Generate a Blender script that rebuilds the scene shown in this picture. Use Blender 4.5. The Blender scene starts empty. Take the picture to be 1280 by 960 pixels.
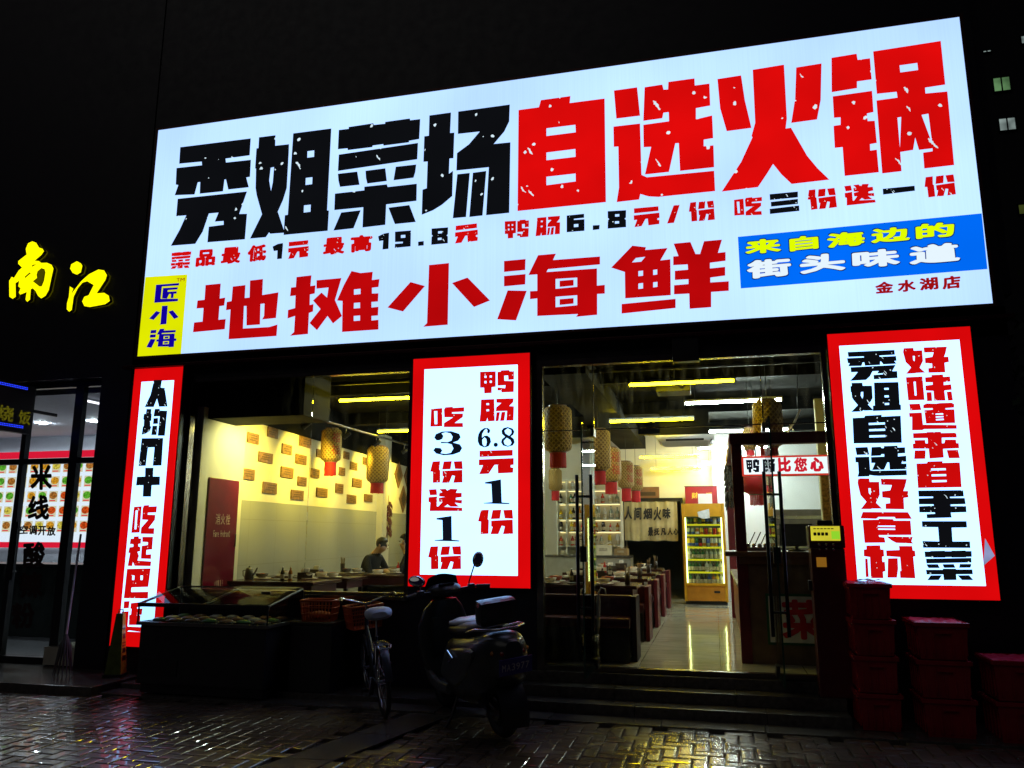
import bpy, bmesh, math, random
from math import radians as R, pi, sin, cos
from mathutils import Vector as V, Matrix as M4
from mathutils.geometry import tessellate_polygon
random.seed(7)
SC = bpy.context.scene
COL = SC.collection

# ------------------------------------------------------------------ camera, sky, light, exposure
FPX, CAM = 987.0, V((0, -8.0, 1.6))
YAW, PIT, ROL = R(14.161), R(10.81), R(0.062)
fw = V((-sin(YAW)*cos(PIT), cos(YAW)*cos(PIT), sin(PIT)))
rt0 = V((cos(YAW), sin(YAW), 0)); up0 = rt0.cross(fw)
rt = rt0*cos(ROL)+up0*sin(ROL); up = up0*cos(ROL)-rt0*sin(ROL)
cd = bpy.data.cameras.new('camera'); cam = bpy.data.objects.new('camera', cd); COL.objects.link(cam)
cam.matrix_world = M4(((rt.x, up.x, -fw.x, CAM.x), (rt.y, up.y, -fw.y, CAM.y), (rt.z, up.z, -fw.z, CAM.z), (0, 0, 0, 1)))
cd.sensor_width = 36; cd.lens = FPX/1280*36; cd.clip_start = .05; cd.clip_end = 600
SC.camera = cam
w = bpy.data.worlds.new('World'); SC.world = w; w.use_nodes = True
nt = w.node_tree
sky = nt.nodes.new('ShaderNodeTexSky'); sky.sky_type = 'NISHITA'; sky.sun_disc = False
sky.sun_elevation = R(-8); sky.sun_rotation = R(200)
tint = nt.nodes.new('ShaderNodeMixRGB'); tint.blend_type = 'ADD'; tint.inputs[0].default_value = 1
tint.inputs[2].default_value = (.0024, .0016, .0055, 1)
sc_ = nt.nodes.new('ShaderNodeVectorMath'); sc_.operation = 'SCALE'; sc_.inputs['Scale'].default_value = .02
nt.links.new(sky.outputs[0], sc_.inputs[0]); nt.links.new(sc_.outputs[0], tint.inputs[1])
bg = nt.nodes['Background']; nt.links.new(tint.outputs[0], bg.inputs[0]); bg.inputs[1].default_value = 1.0
sd = bpy.data.lights.new('night_sky_light', 'SUN'); sd.energy = .065; sd.angle = R(40); sd.color = (.95, .92, .85)
so = bpy.data.objects.new('night_sky_light', sd); COL.objects.link(so); so.rotation_euler = (R(50), 0, R(-25)); so.location = (0, -20, 20)
SC.view_settings.view_transform = 'Standard'; SC.view_settings.look = 'None'
SC.view_settings.exposure = 0; SC.view_settings.gamma = 1
SC.cycles.use_denoising = True
SC.cycles.max_bounces = 8; SC.cycles.transparent_max_bounces = 24; SC.cycles.sample_clamp_indirect = 4
SC.cycles.caustics_reflective = False; SC.cycles.caustics_refractive = False

# ------------------------------------------------------------------ helpers
def ray(px, py): return fw+rt*((px-640)/FPX)-up*((py-480)/FPX)
def at(px, py, Y):
    d = ray(px, py); return CAM+d*((Y-CAM.y)/d.y)
def atz(px, py, z):
    d = ray(px, py); return CAM+d*((z-CAM.z)/d.z)
def atx(px, py, x):
    d = ray(px, py); return CAM+d*((x-CAM.x)/d.x)

MATS = {}
def mat(name, col, rough=.5, metal=0, var=.12, scale=8., bump=0., coat=0., spec=.5, emit=None, es=0):
    if name in MATS: return MATS[name]
    m = bpy.data.materials.new(name); m.use_nodes = True; n = m.node_tree; b = n.nodes['Principled BSDF']
    b.inputs['Roughness'].default_value = rough; b.inputs['Metallic'].default_value = metal
    b.inputs['Coat Weight'].default_value = coat; b.inputs['Specular IOR Level'].default_value = spec
    tc = n.nodes.new('ShaderNodeTexCoord'); no = n.nodes.new('ShaderNodeTexNoise')
    no.inputs['Scale'].default_value = scale; no.inputs['Detail'].default_value = 6
    n.links.new(tc.outputs['Object'], no.inputs['Vector'])
    cr = n.nodes.new('ShaderNodeValToRGB')
    cr.color_ramp.elements[0].position = .3; cr.color_ramp.elements[1].position = .7
    cr.color_ramp.elements[0].color = [c*(1-var) for c in col]+[1]
    cr.color_ramp.elements[1].color = [min(1, c*(1+var)) for c in col]+[1]
    n.links.new(no.outputs[0], cr.inputs[0]); n.links.new(cr.outputs[0], b.inputs['Base Color'])
    if var > 0 and rough < .9:
        mr = n.nodes.new('ShaderNodeMapRange'); mr.inputs[3].default_value = max(.02, rough*.8); mr.inputs[4].default_value = min(1, rough*1.25)
        n.links.new(no.outputs[0], mr.inputs[0]); n.links.new(mr.outputs[0], b.inputs['Roughness'])
    if bump:
        bp = n.nodes.new('ShaderNodeBump'); bp.inputs['Strength'].default_value = bump; bp.inputs['Distance'].default_value = .01
        n.links.new(no.outputs[0], bp.inputs['Height']); n.links.new(bp.outputs[0], b.inputs['Normal'])
    if emit:
        b.inputs['Emission Color'].default_value = (*emit, 1); b.inputs['Emission Strength'].default_value = es
    MATS[name] = m; return m

def glow(name, col, s, var=.0, scale=1., streak=False):
    """a surface that gives off light, unevenly like LED backlighting"""
    if name in MATS: return MATS[name]
    m = bpy.data.materials.new(name); m.use_nodes = True; n = m.node_tree
    n.nodes.remove(n.nodes['Principled BSDF']); o = n.nodes['Material Output']
    e = n.nodes.new('ShaderNodeEmission'); e.inputs[0].default_value = (*col, 1); e.inputs[1].default_value = s
    if var:
        tc = n.nodes.new('ShaderNodeTexCoord'); mp = n.nodes.new('ShaderNodeMapping'); no = n.nodes.new('ShaderNodeTexNoise')
        n.links.new(tc.outputs['Object'], mp.inputs[0]); n.links.new(mp.outputs[0], no.inputs[0])
        no.inputs['Scale'].default_value = scale; no.inputs['Detail'].default_value = 2
        mr = n.nodes.new('ShaderNodeMapRange'); mr.inputs[1].default_value = .3; mr.inputs[2].default_value = .7
        mr.inputs[3].default_value = s*(1-var); mr.inputs[4].default_value = s*(1+var*.4)
        n.links.new(no.outputs[0], mr.inputs[0])
        out = mr.outputs[0]
        if streak:
            m2 = n.nodes.new('ShaderNodeMapping'); m2.inputs['Scale'].default_value = (60, 1, .4)
            n2 = n.nodes.new('ShaderNodeTexNoise'); n2.inputs['Scale'].default_value = 1; n2.inputs['Detail'].default_value = 3
            n.links.new(tc.outputs['Object'], m2.inputs[0]); n.links.new(m2.outputs[0], n2.inputs[0])
            r2 = n.nodes.new('ShaderNodeMapRange'); r2.inputs[3].default_value = .93; r2.inputs[4].default_value = 1.05
            n.links.new(n2.outputs[0], r2.inputs[0])
            mu = n.nodes.new('ShaderNodeMath'); mu.operation = 'MULTIPLY'
            n.links.new(out, mu.inputs[0]); n.links.new(r2.outputs[0], mu.inputs[1]); out = mu.outputs[0]
        n.links.new(out, e.inputs[1])
    n.links.new(e.outputs[0], o.inputs[0]); MATS[name] = m; return m

def ink(name, col, s, chips=True, white=(.72, .9, 1.), cell=9.):
    """translucent vinyl lettering on a backlit face, chipped so that the light shows through in small flecks"""
    if name in MATS: return MATS[name]
    m = glow(name, col, s); n = m.node_tree; e = next(x for x in n.nodes if x.type == 'EMISSION')
    tc = n.nodes.new('ShaderNodeTexCoord')
    no = n.nodes.new('ShaderNodeTexNoise'); no.inputs['Scale'].default_value = 1.3
    n.links.new(tc.outputs['Object'], no.inputs['Vector'])
    mr = n.nodes.new('ShaderNodeMapRange'); mr.inputs[1].default_value = .3; mr.inputs[2].default_value = .7
    mr.inputs[3].default_value = s*.85; mr.inputs[4].default_value = s*1.08
    n.links.new(no.outputs[0], mr.inputs[0]); n.links.new(mr.outputs[0], e.inputs[1])
    if chips:
        wob = n.nodes.new('ShaderNodeTexNoise'); wob.inputs['Scale'].default_value = cell*2.2; wob.inputs['Detail'].default_value = 3
        n.links.new(tc.outputs['Object'], wob.inputs['Vector'])
        wv = n.nodes.new('ShaderNodeVectorMath'); wv.operation = 'MULTIPLY_ADD'; wv.inputs[1].default_value = (.5/cell,)*3
        n.links.new(wob.outputs['Color'], wv.inputs[0]); n.links.new(tc.outputs['Object'], wv.inputs[2])
        def flecks(sx, sz, rot, thr, keep):
            m0 = n.nodes.new('ShaderNodeMapping'); m0.inputs['Rotation'].default_value = (0, rot, 0); n.links.new(wv.outputs[0], m0.inputs[0])
            mp = n.nodes.new('ShaderNodeMapping'); mp.inputs['Scale'].default_value = (sx, .001, sz)
            n.links.new(m0.outputs[0], mp.inputs[0])
            vo = n.nodes.new('ShaderNodeTexVoronoi'); vo.inputs['Scale'].default_value = 1
            n.links.new(mp.outputs[0], vo.inputs['Vector'])
            a = n.nodes.new('ShaderNodeMath'); a.operation = 'LESS_THAN'; n.links.new(vo.outputs['Distance'], a.inputs[0])
            sp = n.nodes.new('ShaderNodeSeparateColor'); n.links.new(vo.outputs['Color'], sp.inputs[0])
            t = n.nodes.new('ShaderNodeMath'); t.operation = 'MULTIPLY'; t.inputs[1].default_value = thr
            n.links.new(sp.outputs[1], t.inputs[0]); n.links.new(t.outputs[0], a.inputs[1])
            k = n.nodes.new('ShaderNodeMath'); k.operation = 'LESS_THAN'; k.inputs[1].default_value = keep
            n.links.new(sp.outputs[0], k.inputs[0])
            q = n.nodes.new('ShaderNodeMath'); q.operation = 'MULTIPLY'
            n.links.new(a.outputs[0], q.inputs[0]); n.links.new(k.outputs[0], q.inputs[1]); return q.outputs[0]
        f1 = flecks(cell*1.15, cell*1.15, 0, .2, .4); f2 = flecks(cell*2.2, cell*.42, .55, .26, .12)
        mx = n.nodes.new('ShaderNodeMath'); mx.operation = 'MAXIMUM'; n.links.new(f1, mx.inputs[0]); n.links.new(f2, mx.inputs[1])
        c = n.nodes.new('ShaderNodeMixRGB'); c.inputs[1].default_value = (*col, 1); c.inputs[2].default_value = (*white, 1)
        n.links.new(mx.outputs[0], c.inputs[0]); n.links.new(c.outputs[0], e.inputs[0])
    return m

def glass(name, tint=(.93, .97, .95), refl=.09, rough=.0, dirt=0.):
    if name in MATS: return MATS[name]
    m = bpy.data.materials.new(name); m.use_nodes = True; n = m.node_tree
    n.nodes.remove(n.nodes['Principled BSDF']); o = n.nodes['Material Output']
    t = n.nodes.new('ShaderNodeBsdfTransparent'); t.inputs[0].default_value = (*tint, 1)
    g = n.nodes.new('ShaderNodeBsdfGlossy'); g.inputs['Roughness'].default_value = rough
    fr = n.nodes.new('ShaderNodeLayerWeight'); fr.inputs[0].default_value = .12
    mr = n.nodes.new('ShaderNodeMapRange'); mr.inputs[3].default_value = refl*.5; mr.inputs[4].default_value = .8
    n.links.new(fr.outputs['Facing'], mr.inputs[0])
    pw = n.nodes.new('ShaderNodeMath'); pw.operation = 'POWER'; pw.inputs[1].default_value = 1.
    mx = n.nodes.new('ShaderNodeMixShader')
    n.links.new(fr.outputs['Fresnel'], mx.inputs[0]); n.links.new(t.outputs[0], mx.inputs[1]); n.links.new(g.outputs[0], mx.inputs[2])
    last = mx.outputs[0]
    if dirt:
        tc = n.nodes.new('ShaderNodeTexCoord'); mp = n.nodes.new('ShaderNodeMapping'); mp.inputs['Scale'].default_value = (14, 1, 2.5)
        no = n.nodes.new('ShaderNodeTexNoise'); no.inputs['Scale'].default_value = 1; no.inputs['Detail'].default_value = 8
        n.links.new(tc.outputs['Object'], mp.inputs[0]); n.links.new(mp.outputs[0], no.inputs[0])
        r3 = n.nodes.new('ShaderNodeMapRange'); r3.inputs[1].default_value = .5; r3.inputs[2].default_value = .85; r3.inputs[4].default_value = dirt
        n.links.new(no.outputs[0], r3.inputs[0])
        d = n.nodes.new('ShaderNodeBsdfTranslucent'); d.inputs[0].default_value = (.6, .6, .55, 1)
        m3 = n.nodes.new('ShaderNodeMixShader'); n.links.new(r3.outputs[0], m3.inputs[0]); n.links.new(last, m3.inputs[1]); n.links.new(d.outputs[0], m3.inputs[2])
        last = m3.outputs[0]
    n.links.new(last, o.inputs[0]); MATS[name] = m; return m

def tag(o, label=None, cat=None, group=None, kind=None):
    if label: o['label'] = label
    if cat: o['category'] = cat
    if group: o['group'] = group
    if kind: o['kind'] = kind
    return o

def thing(name, label, cat, loc=(0, 0, 0), rz=0, group=None):
    o = bpy.data.objects.new(name, None); COL.objects.link(o); o.empty_display_size = .1
    o.location = loc; o.rotation_euler = (0, 0, rz); tag(o, label, cat, group); return o

def wm(o):
    m = M4.Translation(o.location) @ o.rotation_euler.to_matrix().to_4x4()
    return wm(o.parent) @ m if o.parent else m

class MB:
    """collects shapes and links them as ONE mesh object"""
    def __init__(s): s.v = []; s.f = []; s.s = []; s.mi = []; s.cur = 0
    def add(s, vs, fs, smooth=False):
        k = len(s.v); s.v += [V(a) for a in vs]; s.f += [tuple(i+k for i in f) for f in fs]; s.s += [smooth]*len(fs); s.mi += [s.cur]*len(fs); return s
    def box(s, c, d, rot=None, bev=0.):
        c = V(c); hx, hy, hz = d[0]/2, d[1]/2, d[2]/2
        b = min(bev, hx*.9, hy*.9, hz*.9)
        if b <= 0:
            vs = [V((x*hx, y*hy, z*hz)) for x in (-1, 1) for y in (-1, 1) for z in (-1, 1)]
            fs = [(0, 1, 3, 2), (4, 6, 7, 5), (0, 4, 5, 1), (2, 3, 7, 6), (0, 2, 6, 4), (1, 5, 7, 3)]
        else:
            bm = bmesh.new(); bmesh.ops.create_cube(bm, size=1)
            for q in bm.verts: q.co = V((q.co.x*2*hx, q.co.y*2*hy, q.co.z*2*hz))
            bmesh.ops.bevel(bm, geom=bm.edges[:], offset=b, segments=2, affect='EDGES', profile=.7)
            bm.verts.index_update(); vs = [q.co.copy() for q in bm.verts]; fs = [[q.index for q in f.verts] for f in bm.faces]; bm.free()
        if rot is not None: vs = [rot @ q for q in vs]
        return s.add([q+c for q in vs], fs)
    def b2(s, a, b, bev=0.):
        a, b = V(a), V(b); return s.box((a+b)/2, [abs(x) for x in b-a], None, bev)
    def tube(s, pts, r, n=10, closed=False, caps=True):
        pts = [V(p) for p in pts]; L = len(pts); rs = r if isinstance(r, (list, tuple)) else [r]*L
        vs = []; prev = None
        for i, p in enumerate(pts):
            if closed: d = pts[(i+1) % L]-pts[i-1]
            else: d = pts[min(i+1, L-1)]-pts[max(i-1, 0)]
            d.normalize()
            if prev is None: a = d.orthogonal().normalized()
            else: a = (prev-d*prev.dot(d)).normalized()
            prev = a; b = d.cross(a)
            vs += [p+(a*cos(2*pi*k/n)+b*sin(2*pi*k/n))*rs[i] for k in range(n)]
        fs = []
        for i in range(L if closed else L-1):
            j = (i+1) % L
            fs += [(i*n+k, i*n+(k+1) % n, j*n+(k+1) % n, j*n+k) for k in range(n)]
        s.add(vs, fs, True)
        if caps and not closed:
            s.add(vs[:n][::-1], [tuple(range(n))]); s.add(vs[-n:], [tuple(range(n))])
        return s
    def lathe(s, prof, c=(0, 0, 0), n=20, rot=None, smooth=True):
        vs = []; c = V(c)
        for r, z in prof:
            for k in range(n):
                q = V((r*cos(2*pi*k/n), r*sin(2*pi*k/n), z)); vs.append((rot @ q if rot is not None else q)+c)
        fs = [(i*n+k, i*n+(k+1) % n, (i+1)*n+(k+1) % n, (i+1)*n+k) for i in range(len(prof)-1) for k in range(n)]
        s.add(vs, fs, smooth)
        if prof[0][0] > 1e-6: s.add(vs[:n][::-1], [tuple(range(n))])
        if prof[-1][0] > 1e-6: s.add(vs[-n:], [tuple(range(n))])
        return s
    def loft(s, secs, n=20, caps=True):
        """secs: rings of equal length"""
        n = len(secs[0]); vs = [q for r in secs for q in r]
        fs = [(i*n+k, i*n+(k+1) % n, (i+1)*n+(k+1) % n, (i+1)*n+k) for i in range(len(secs)-1) for k in range(n)]
        s.add(vs, fs, True)
        if caps: s.add(secs[0][::-1], [tuple(range(n))], True); s.add(secs[-1], [tuple(range(n))], True)
        return s
    def prism(s, poly, d):
        n = len(poly); d = V(d); a = [V(p) for p in poly]; vs = a+[p+d for p in a]
        t = tessellate_polygon([a])
        s.add(a, [tuple(x) for x in t]); s.add([p+d for p in a], [tuple(x)[::-1] for x in t])
        return s.add(vs, [(i, (i+1) % n, n+(i+1) % n, n+i) for i in range(n)])
    def ball(s, c, r, n=12, m=8, rot=None):
        rx = r if isinstance(r, (tuple, list)) else (r, r, r)
        vs = []
        for i in range(m+1):
            t = pi*i/m
            for k in range(n):
                q = V((rx[0]*sin(t)*cos(2*pi*k/n), rx[1]*sin(t)*sin(2*pi*k/n), -rx[2]*cos(t)))
                vs.append((rot @ q if rot is not None else q)+V(c))
        return s.add(vs, [(i*n+k, i*n+(k+1) % n, (i+1)*n+(k+1) % n, (i+1)*n+k) for i in range(m) for k in range(n)], True)
    def build(s, name, m, parent=None, world=False, bumpy=None):
        me = bpy.data.meshes.new(name); vs = s.v
        if parent is not None and world:
            inv = wm(parent).inverted(); vs = [inv @ q for q in vs]
        me.from_pydata([tuple(q) for q in vs], [], s.f); me.polygons.foreach_set('use_smooth', s.s)
        for q in (m if isinstance(m, (list, tuple)) else [m]): me.materials.append(q)
        me.polygons.foreach_set('material_index', s.mi)
        me.validate()
        bm = bmesh.new(); bm.from_mesh(me); bmesh.ops.recalc_face_normals(bm, faces=bm.faces[:]) if not bumpy else None; bm.to_mesh(me); bm.free()
        o = bpy.data.objects.new(name, me); COL.objects.link(o)
        if parent is not None: o.parent = parent
        return o

def copy_tree(o, parent=None):
    c = o.copy(); COL.objects.link(c)
    if parent is not None: c.parent = parent
    for ch in [x for x in o.children]: copy_tree(ch, c)
    return c

def se(cx, cy, cz, a, b, n=20, e=2.6, ax='x'):
    """super-ellipse ring; ax = the axis it is perpendicular to"""
    out = []
    for k in range(n):
        t = 2*pi*k/n; c, s_ = cos(t), sin(t)
        u = math.copysign(abs(c)**(2/e), c)*a; v = math.copysign(abs(s_)**(2/e), s_)*b
        out.append(V((cx, cy+u, cz+v)) if ax == 'x' else V((cx+u, cy, cz+v)) if ax == 'y' else V((cx+u, cy+v, cz)))
    return out
# ------------------------------------------------------------------ lettering: outlines drawn on sheets (x0, y0, scale of the sheet)
def P_(t): 
    a = [float(x) for x in t.replace(',', ' ').split()]; return list(zip(a[::2], a[1::2]))
SH = dict(a=(200,130,5.333), b=(410,110,5.333), c=(640,80,4.923), d=(880,40,3.879), e=(230,320,3.2), f=(610,290,4.), n=(0,290,8.533),
          g=(1120,425,8.), h=(1120,530,8.727), i=(1130,600,7.11), j=(1060,590,6.857), k=(160,470,6.4), l=(140,620,5.333), m=(585,455,6.4),
          o=(525,500,4.364), p=(205,285,6.095), q=(400,265,5.12), r=(620,240,4.414), s=(900,205,4.129), t=(910,260,3.879), u=(165,330,8.),
          v=(1000,390,2.593), w=(920,555,7.108), x=(0,550,3.69), y=(770,610,8.533), z=(250,620,8.))
def px(sh, p): x0, y0, k = SH[sh]; return (x0+p[0]/k, y0+p[1]/k)
# glyph: sheet, then groups of contours (first the outline, then its holes)
G = {
'秀': ('a', ['135 288 605 229 598 342 437 364 440 390 606 372 600 485 575 490 592 555 455 570 440 503 430 503 420 582 265 598 268 520 252 522 230 603 98 608 122 540 105 537 110 427 280 408 278 384 128 398'],
      ['118 632 580 583 528 733 580 732 566 902 316 922 325 818 424 805 424 780 365 784 390 724 326 730 285 850 235 932 72 945 130 840 175 742 108 748']),
'姐': ('a', ['660 222 770 208 768 278 860 268 858 330 845 560 820 640 785 718 832 858 735 865 728 855 705 888 600 897 680 735 645 610 637 560 640 430 634 430 643 296 656 294', '738 425 760 420 752 520 740 580 728 510'],
      ['888 196 1142 163 1114 710 1126 710 1118 845 824 873 832 742 852 738', '983 315 1028 309 1027 352 982 358', '972 493 1016 488 1014 534 970 540', '960 676 1005 671 1003 718 958 724']),
'菜': ('b', ['72 280 138 272 138 260 302 235 305 246 380 238 382 226 545 203 548 215 615 207 608 340 540 352 540 362 370 384 368 374 297 384 296 394 132 414 130 402 66 408'],
      ['72 444 600 366 595 475 66 553'], ['66 572 195 557 202 600 210 645 80 659 70 620'], ['250 552 382 535 392 620 262 637 253 600'], ['452 525 588 510 582 560 570 598 437 615'],
      ['46 704 242 682 242 658 393 642 398 660 592 638 590 752 388 776 382 912 230 930 235 795 42 814'], ['88 830 218 815 170 935 36 950'], ['403 798 542 780 585 893 446 907']),
'场': ('b', ['676 183 820 163 814 300 842 297 836 468 810 470 806 572 833 552 828 720 760 778 700 815 625 845 630 678 658 668 664 490 636 492 642 322 672 318'],
      ['868 157 1212 110 1208 222 1175 290 1105 373 1216 362 1208 832 1054 848 1072 528 856 550 860 434 940 375 1012 290 866 306'], ['862 575 945 566 920 860 832 868'], ['966 565 1055 553 1030 850 942 860']),
'自': ('c', ['40 283 165 266 178 222 360 197 355 240 570 212 578 850 34 905', '212 396 390 374 392 420 212 443', '212 545 390 523 391 571 212 592', '212 694 391 674 392 722 212 746']),
'选': ('c', ['627 163 770 143 788 318 642 336'], ['624 385 788 366 797 682 830 697 1244 657 1250 782 900 818 840 815 790 800 782 834 644 850 658 760 654 508 626 510'],
      ['816 143 925 126 933 158 960 156 962 110 1123 88 1125 132 1215 120 1220 256 1132 272 1132 340 1232 316 1238 456 1180 466 1180 506 1240 500 1244 635 1034 658 1026 487 1005 488 966 664 818 680 856 510 810 512 808 374 966 352 964 296 932 300 925 334 808 350']),
'火': ('d', ['65 228 180 210 198 330 230 465 110 481 78 370'], ['447 172 570 152 566 330 548 424 423 441 442 320'],
      ['236 183 388 158 402 420 396 468 422 464 500 600 550 660 608 716 425 737 375 690 335 640 310 680 262 752 86 774 180 630 235 510 230 505 248 440']),
'锅': ('d', ['618 125 740 105 745 135 805 127 813 230 742 240 742 272 619 292'], ['624 312 815 285 822 388 790 395 794 432 828 430 838 538 805 544 806 575 838 570 848 680 682 698 672 558 634 562 628 455 662 450 662 414 630 416'],
      ['820 94 1148 43 1170 255 1072 270 1074 298 1180 288 1213 645 1068 662 1062 585 1108 578 1108 564 1042 572 1024 512 1014 572 952 582 958 675 864 686 836 332 938 318 934 290 838 300', '948 162 1034 150 1038 184 952 196', '938 415 956 412 950 560', '1055 402 1088 396 1106 540']),
'地': ('e', ['86 116 147 110 143 170 165 166 161 198 142 201 138 255 167 252 163 293 36 305 40 266 74 262 78 208 50 210 54 178 82 175'],
      ['195 122 246 116 243 168 262 166 264 98 316 92 313 156 378 145 368 248 312 254 320 240 322 190 306 192 304 274 250 278 250 200 240 200 236 290 340 284 374 274 370 320 178 333 186 214 168 217 171 184 190 180']),
'摊': ('e', ['450 84 510 77 506 120 526 117 523 150 504 154 503 196 518 192 516 222 500 228 496 312 424 319 440 304 444 240 414 250 416 216 444 208 446 158 424 161 428 126 447 124'],
      ['530 97 630 88 604 176 632 240 596 270 574 240 532 297 502 268 546 212 516 178 550 146 572 166 578 126 530 131'],
      ['670 60 706 68 755 63 752 96 782 92 778 124 752 127 752 150 778 149 776 182 750 184 750 206 778 203 776 238 750 240 750 258 778 255 778 294 632 304 634 180 612 178 640 115', '680 134 706 131 706 152 680 155', '680 188 704 186 704 208 679 210', '679 240 704 238 704 258 679 260']),
'小': ('e', ['980 36 1060 28 1055 275 957 283 972 268'], ['906 104 964 120 876 222 814 206'], ['1072 108 1134 86 1224 178 1160 204']),
'海': ('f', ['80 145 188 135 186 190 80 200'], ['80 220 188 210 186 262 80 272'], ['98 292 194 294 140 442 46 436'],
      ['250 116 340 108 325 140 560 122 560 162 300 186 293 200 545 182 545 268 584 264 584 308 546 310 546 414 440 424 450 410 246 420 246 332 210 336 210 296 246 294 246 212 202 215', '338 235 446 228 446 274 338 284', '338 324 446 316 446 366 338 376'],
      ['358 244 428 238 428 268 358 275'], ['358 336 428 330 428 358 358 365']),
'鲜': ('f', ['722 68 790 76 786 90 898 80 862 142 912 136 914 316 686 332 684 200 616 178', '740 130 786 124 766 148 720 152', '752 196 775 193 775 218 752 221', '826 190 846 187 846 212 826 215', '752 258 775 255 775 282 752 285', '826 252 847 249 847 274 826 277'],
      ['668 360 938 334 938 380 668 408'], ['928 58 1012 50 1038 110 1060 110 1080 46 1170 38 1150 104 1188 100 1188 144 1110 154 1110 182 1186 174 1186 218 1112 228 1112 252 1204 246 1204 294 1116 300 1116 376 1008 384 1006 308 930 312 930 266 1002 260 1002 236 934 240 934 194 1000 188 998 162 926 166 926 122 952 120']),
'南': ('n', ['345 100 385 115 415 165 455 180 468 205 440 245 370 305 415 310 440 330 500 328 550 350 570 390 550 480 520 620 485 680 440 708 405 680 380 630 350 600 328 610 320 720 290 745 272 720 285 640 215 668 200 645 220 600 195 580 205 520 165 545 168 690 135 712 100 690 98 520 125 478 150 490 200 410 235 380 195 340 195 310 285 240 275 180 300 120', '345 350 388 345 340 372', '260 480 315 432 330 438 270 490', '400 420 440 385 475 395 485 430 470 520 445 580 420 580 350 525 395 490 390 455']),
'江': ('n', ['820 312 862 335 878 360 862 430 820 455 775 435 748 390 760 345'], ['745 580 782 605 760 660 870 520 950 450 1050 400 1110 410 1140 460 1125 510 1030 655 1110 648 1160 680 1170 735 1120 770 960 800 900 790 876 740 900 690 945 675 1000 565 930 525 880 540 830 600 785 690 765 830 738 850 712 825 715 760 735 690']),
'好': ('g', ['76 82 174 78 178 106 262 102 270 210 238 278 294 326 200 330 192 334 100 338 150 274 96 220 80 160 70 120', '168 160 188 160 186 214 172 200'], ['275 74 510 66 496 130 482 168 524 166 530 220 486 228 494 324 324 328 322 282 362 276 360 236 292 232 288 180 362 168 376 124 282 126']),
'味': ('g', ['98 372 264 364 286 600 122 604', '176 418 196 416 206 554 188 556'], ['354 350 470 344 472 368 540 364 546 416 478 422 478 450 552 442 558 498 484 506 496 606 382 608 374 510 296 506 294 456 366 446 366 424 294 424 290 374 354 368'], ['304 522 356 520 362 610 310 612'], ['506 518 556 514 570 604 520 606']),
'道': ('g', ['132 640 238 636 254 700 142 706'], ['130 730 258 724 270 846 606 850 608 888 280 892 264 902 160 904 160 772 134 770'],
      ['272 650 304 634 400 636 440 630 556 626 582 640 582 676 496 682 496 694 584 692 592 830 300 836 282 702 366 696 366 682 272 684', '396 736 470 732 472 746 396 748', '398 764 474 760 474 772 398 776', '400 790 476 786 478 800 400 804']),
'来': ('h', ['184 100 334 94 336 88 488 84 492 98 658 94 664 148 500 150 502 210 526 208 536 170 654 170 658 208 684 208 690 264 514 272 522 366 366 378 356 270 186 270 182 216 206 212 200 176 318 174 322 210 346 212 344 154 188 156'], ['204 288 324 286 320 380 198 382'], ['552 284 676 282 698 372 576 374']),
'手': ('i', ['126 94 526 90 532 146 408 150 410 160 540 160 548 214 414 218 416 232 552 232 556 286 416 290 424 334 204 340 200 304 276 300 274 288 136 288 134 234 264 228 262 216 132 216 130 164 258 160 258 148 130 148']),
'工': ('i', ['158 366 556 366 560 422 424 424 432 546 586 546 590 604 170 602 164 542 312 546 302 420 162 418']),
'食': ('j', ['126 342 514 344 548 402 408 402 400 386 262 386 242 402 106 398'], ['124 410 262 408 264 400 388 404 392 416 536 416 546 540 264 542 268 556 312 560 322 606 142 608', '256 460 404 460 404 472 256 470', '258 484 404 486 404 496 258 494'], ['328 552 556 556 544 596 562 614 412 608 374 588']),
'材': ('j', ['156 630 276 628 280 664 306 664 310 722 294 726 296 770 316 770 322 850 300 856 304 910 196 910 188 730 136 722 134 664 158 662'], ['146 742 168 742 178 900 152 900'], ['436 634 550 634 556 672 574 674 580 722 560 726 578 912 448 908 444 850 456 846 446 730 330 722 326 672 440 668'], ['342 740 426 738 430 830 420 906 338 906']),
'人': ('k', ['208 32 272 30 262 92 294 96 316 244 248 246 232 180 206 248 134 248 180 150']),
'均': ('k', ['148 264 188 264 184 300 190 304 186 358 178 360 178 400 186 406 176 440 140 462 110 470 118 410 126 396 128 350 122 346 126 306 144 300'], ['214 264 254 262 254 276 314 278 294 478 238 478 254 322 204 324'], ['204 338 240 336 240 382 200 384'], ['196 398 234 398 228 472 186 472']),
'几': ('k', ['110 498 282 496 268 716 198 718 212 570 160 572 142 718 84 720']),
'十': ('k', ['138 734 204 734 200 804 256 804 254 872 190 874 184 965 118 965 122 874 64 876 72 806 136 804']),
'吃': ('l', ['146 72 198 68 184 244 128 246', '158 96 172 96 162 222 150 222'], ['212 62 248 60 246 70 300 68 296 110 240 112 238 124 290 126 286 160 244 214 282 214 280 254 190 252 194 212 240 160 200 158 204 84']),
'起': ('l', ['146 270 180 268 178 282 196 284 192 318 176 320 176 336 190 340 188 368 170 372 180 400 170 430 262 436 258 468 150 466 140 440 134 468 104 466 120 380 108 380 116 342 142 338 142 322 118 320 124 284 144 284'], ['202 272 274 272 268 356 230 360 228 390 262 388 260 420 192 418 198 332 238 326 240 308 202 306']),
'巴': ('l', ['100 486 258 482 242 606 130 610 128 640 242 638 240 684 78 682', '136 530 150 530 148 560 134 560', '190 530 206 530 204 560 190 560']),
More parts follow.
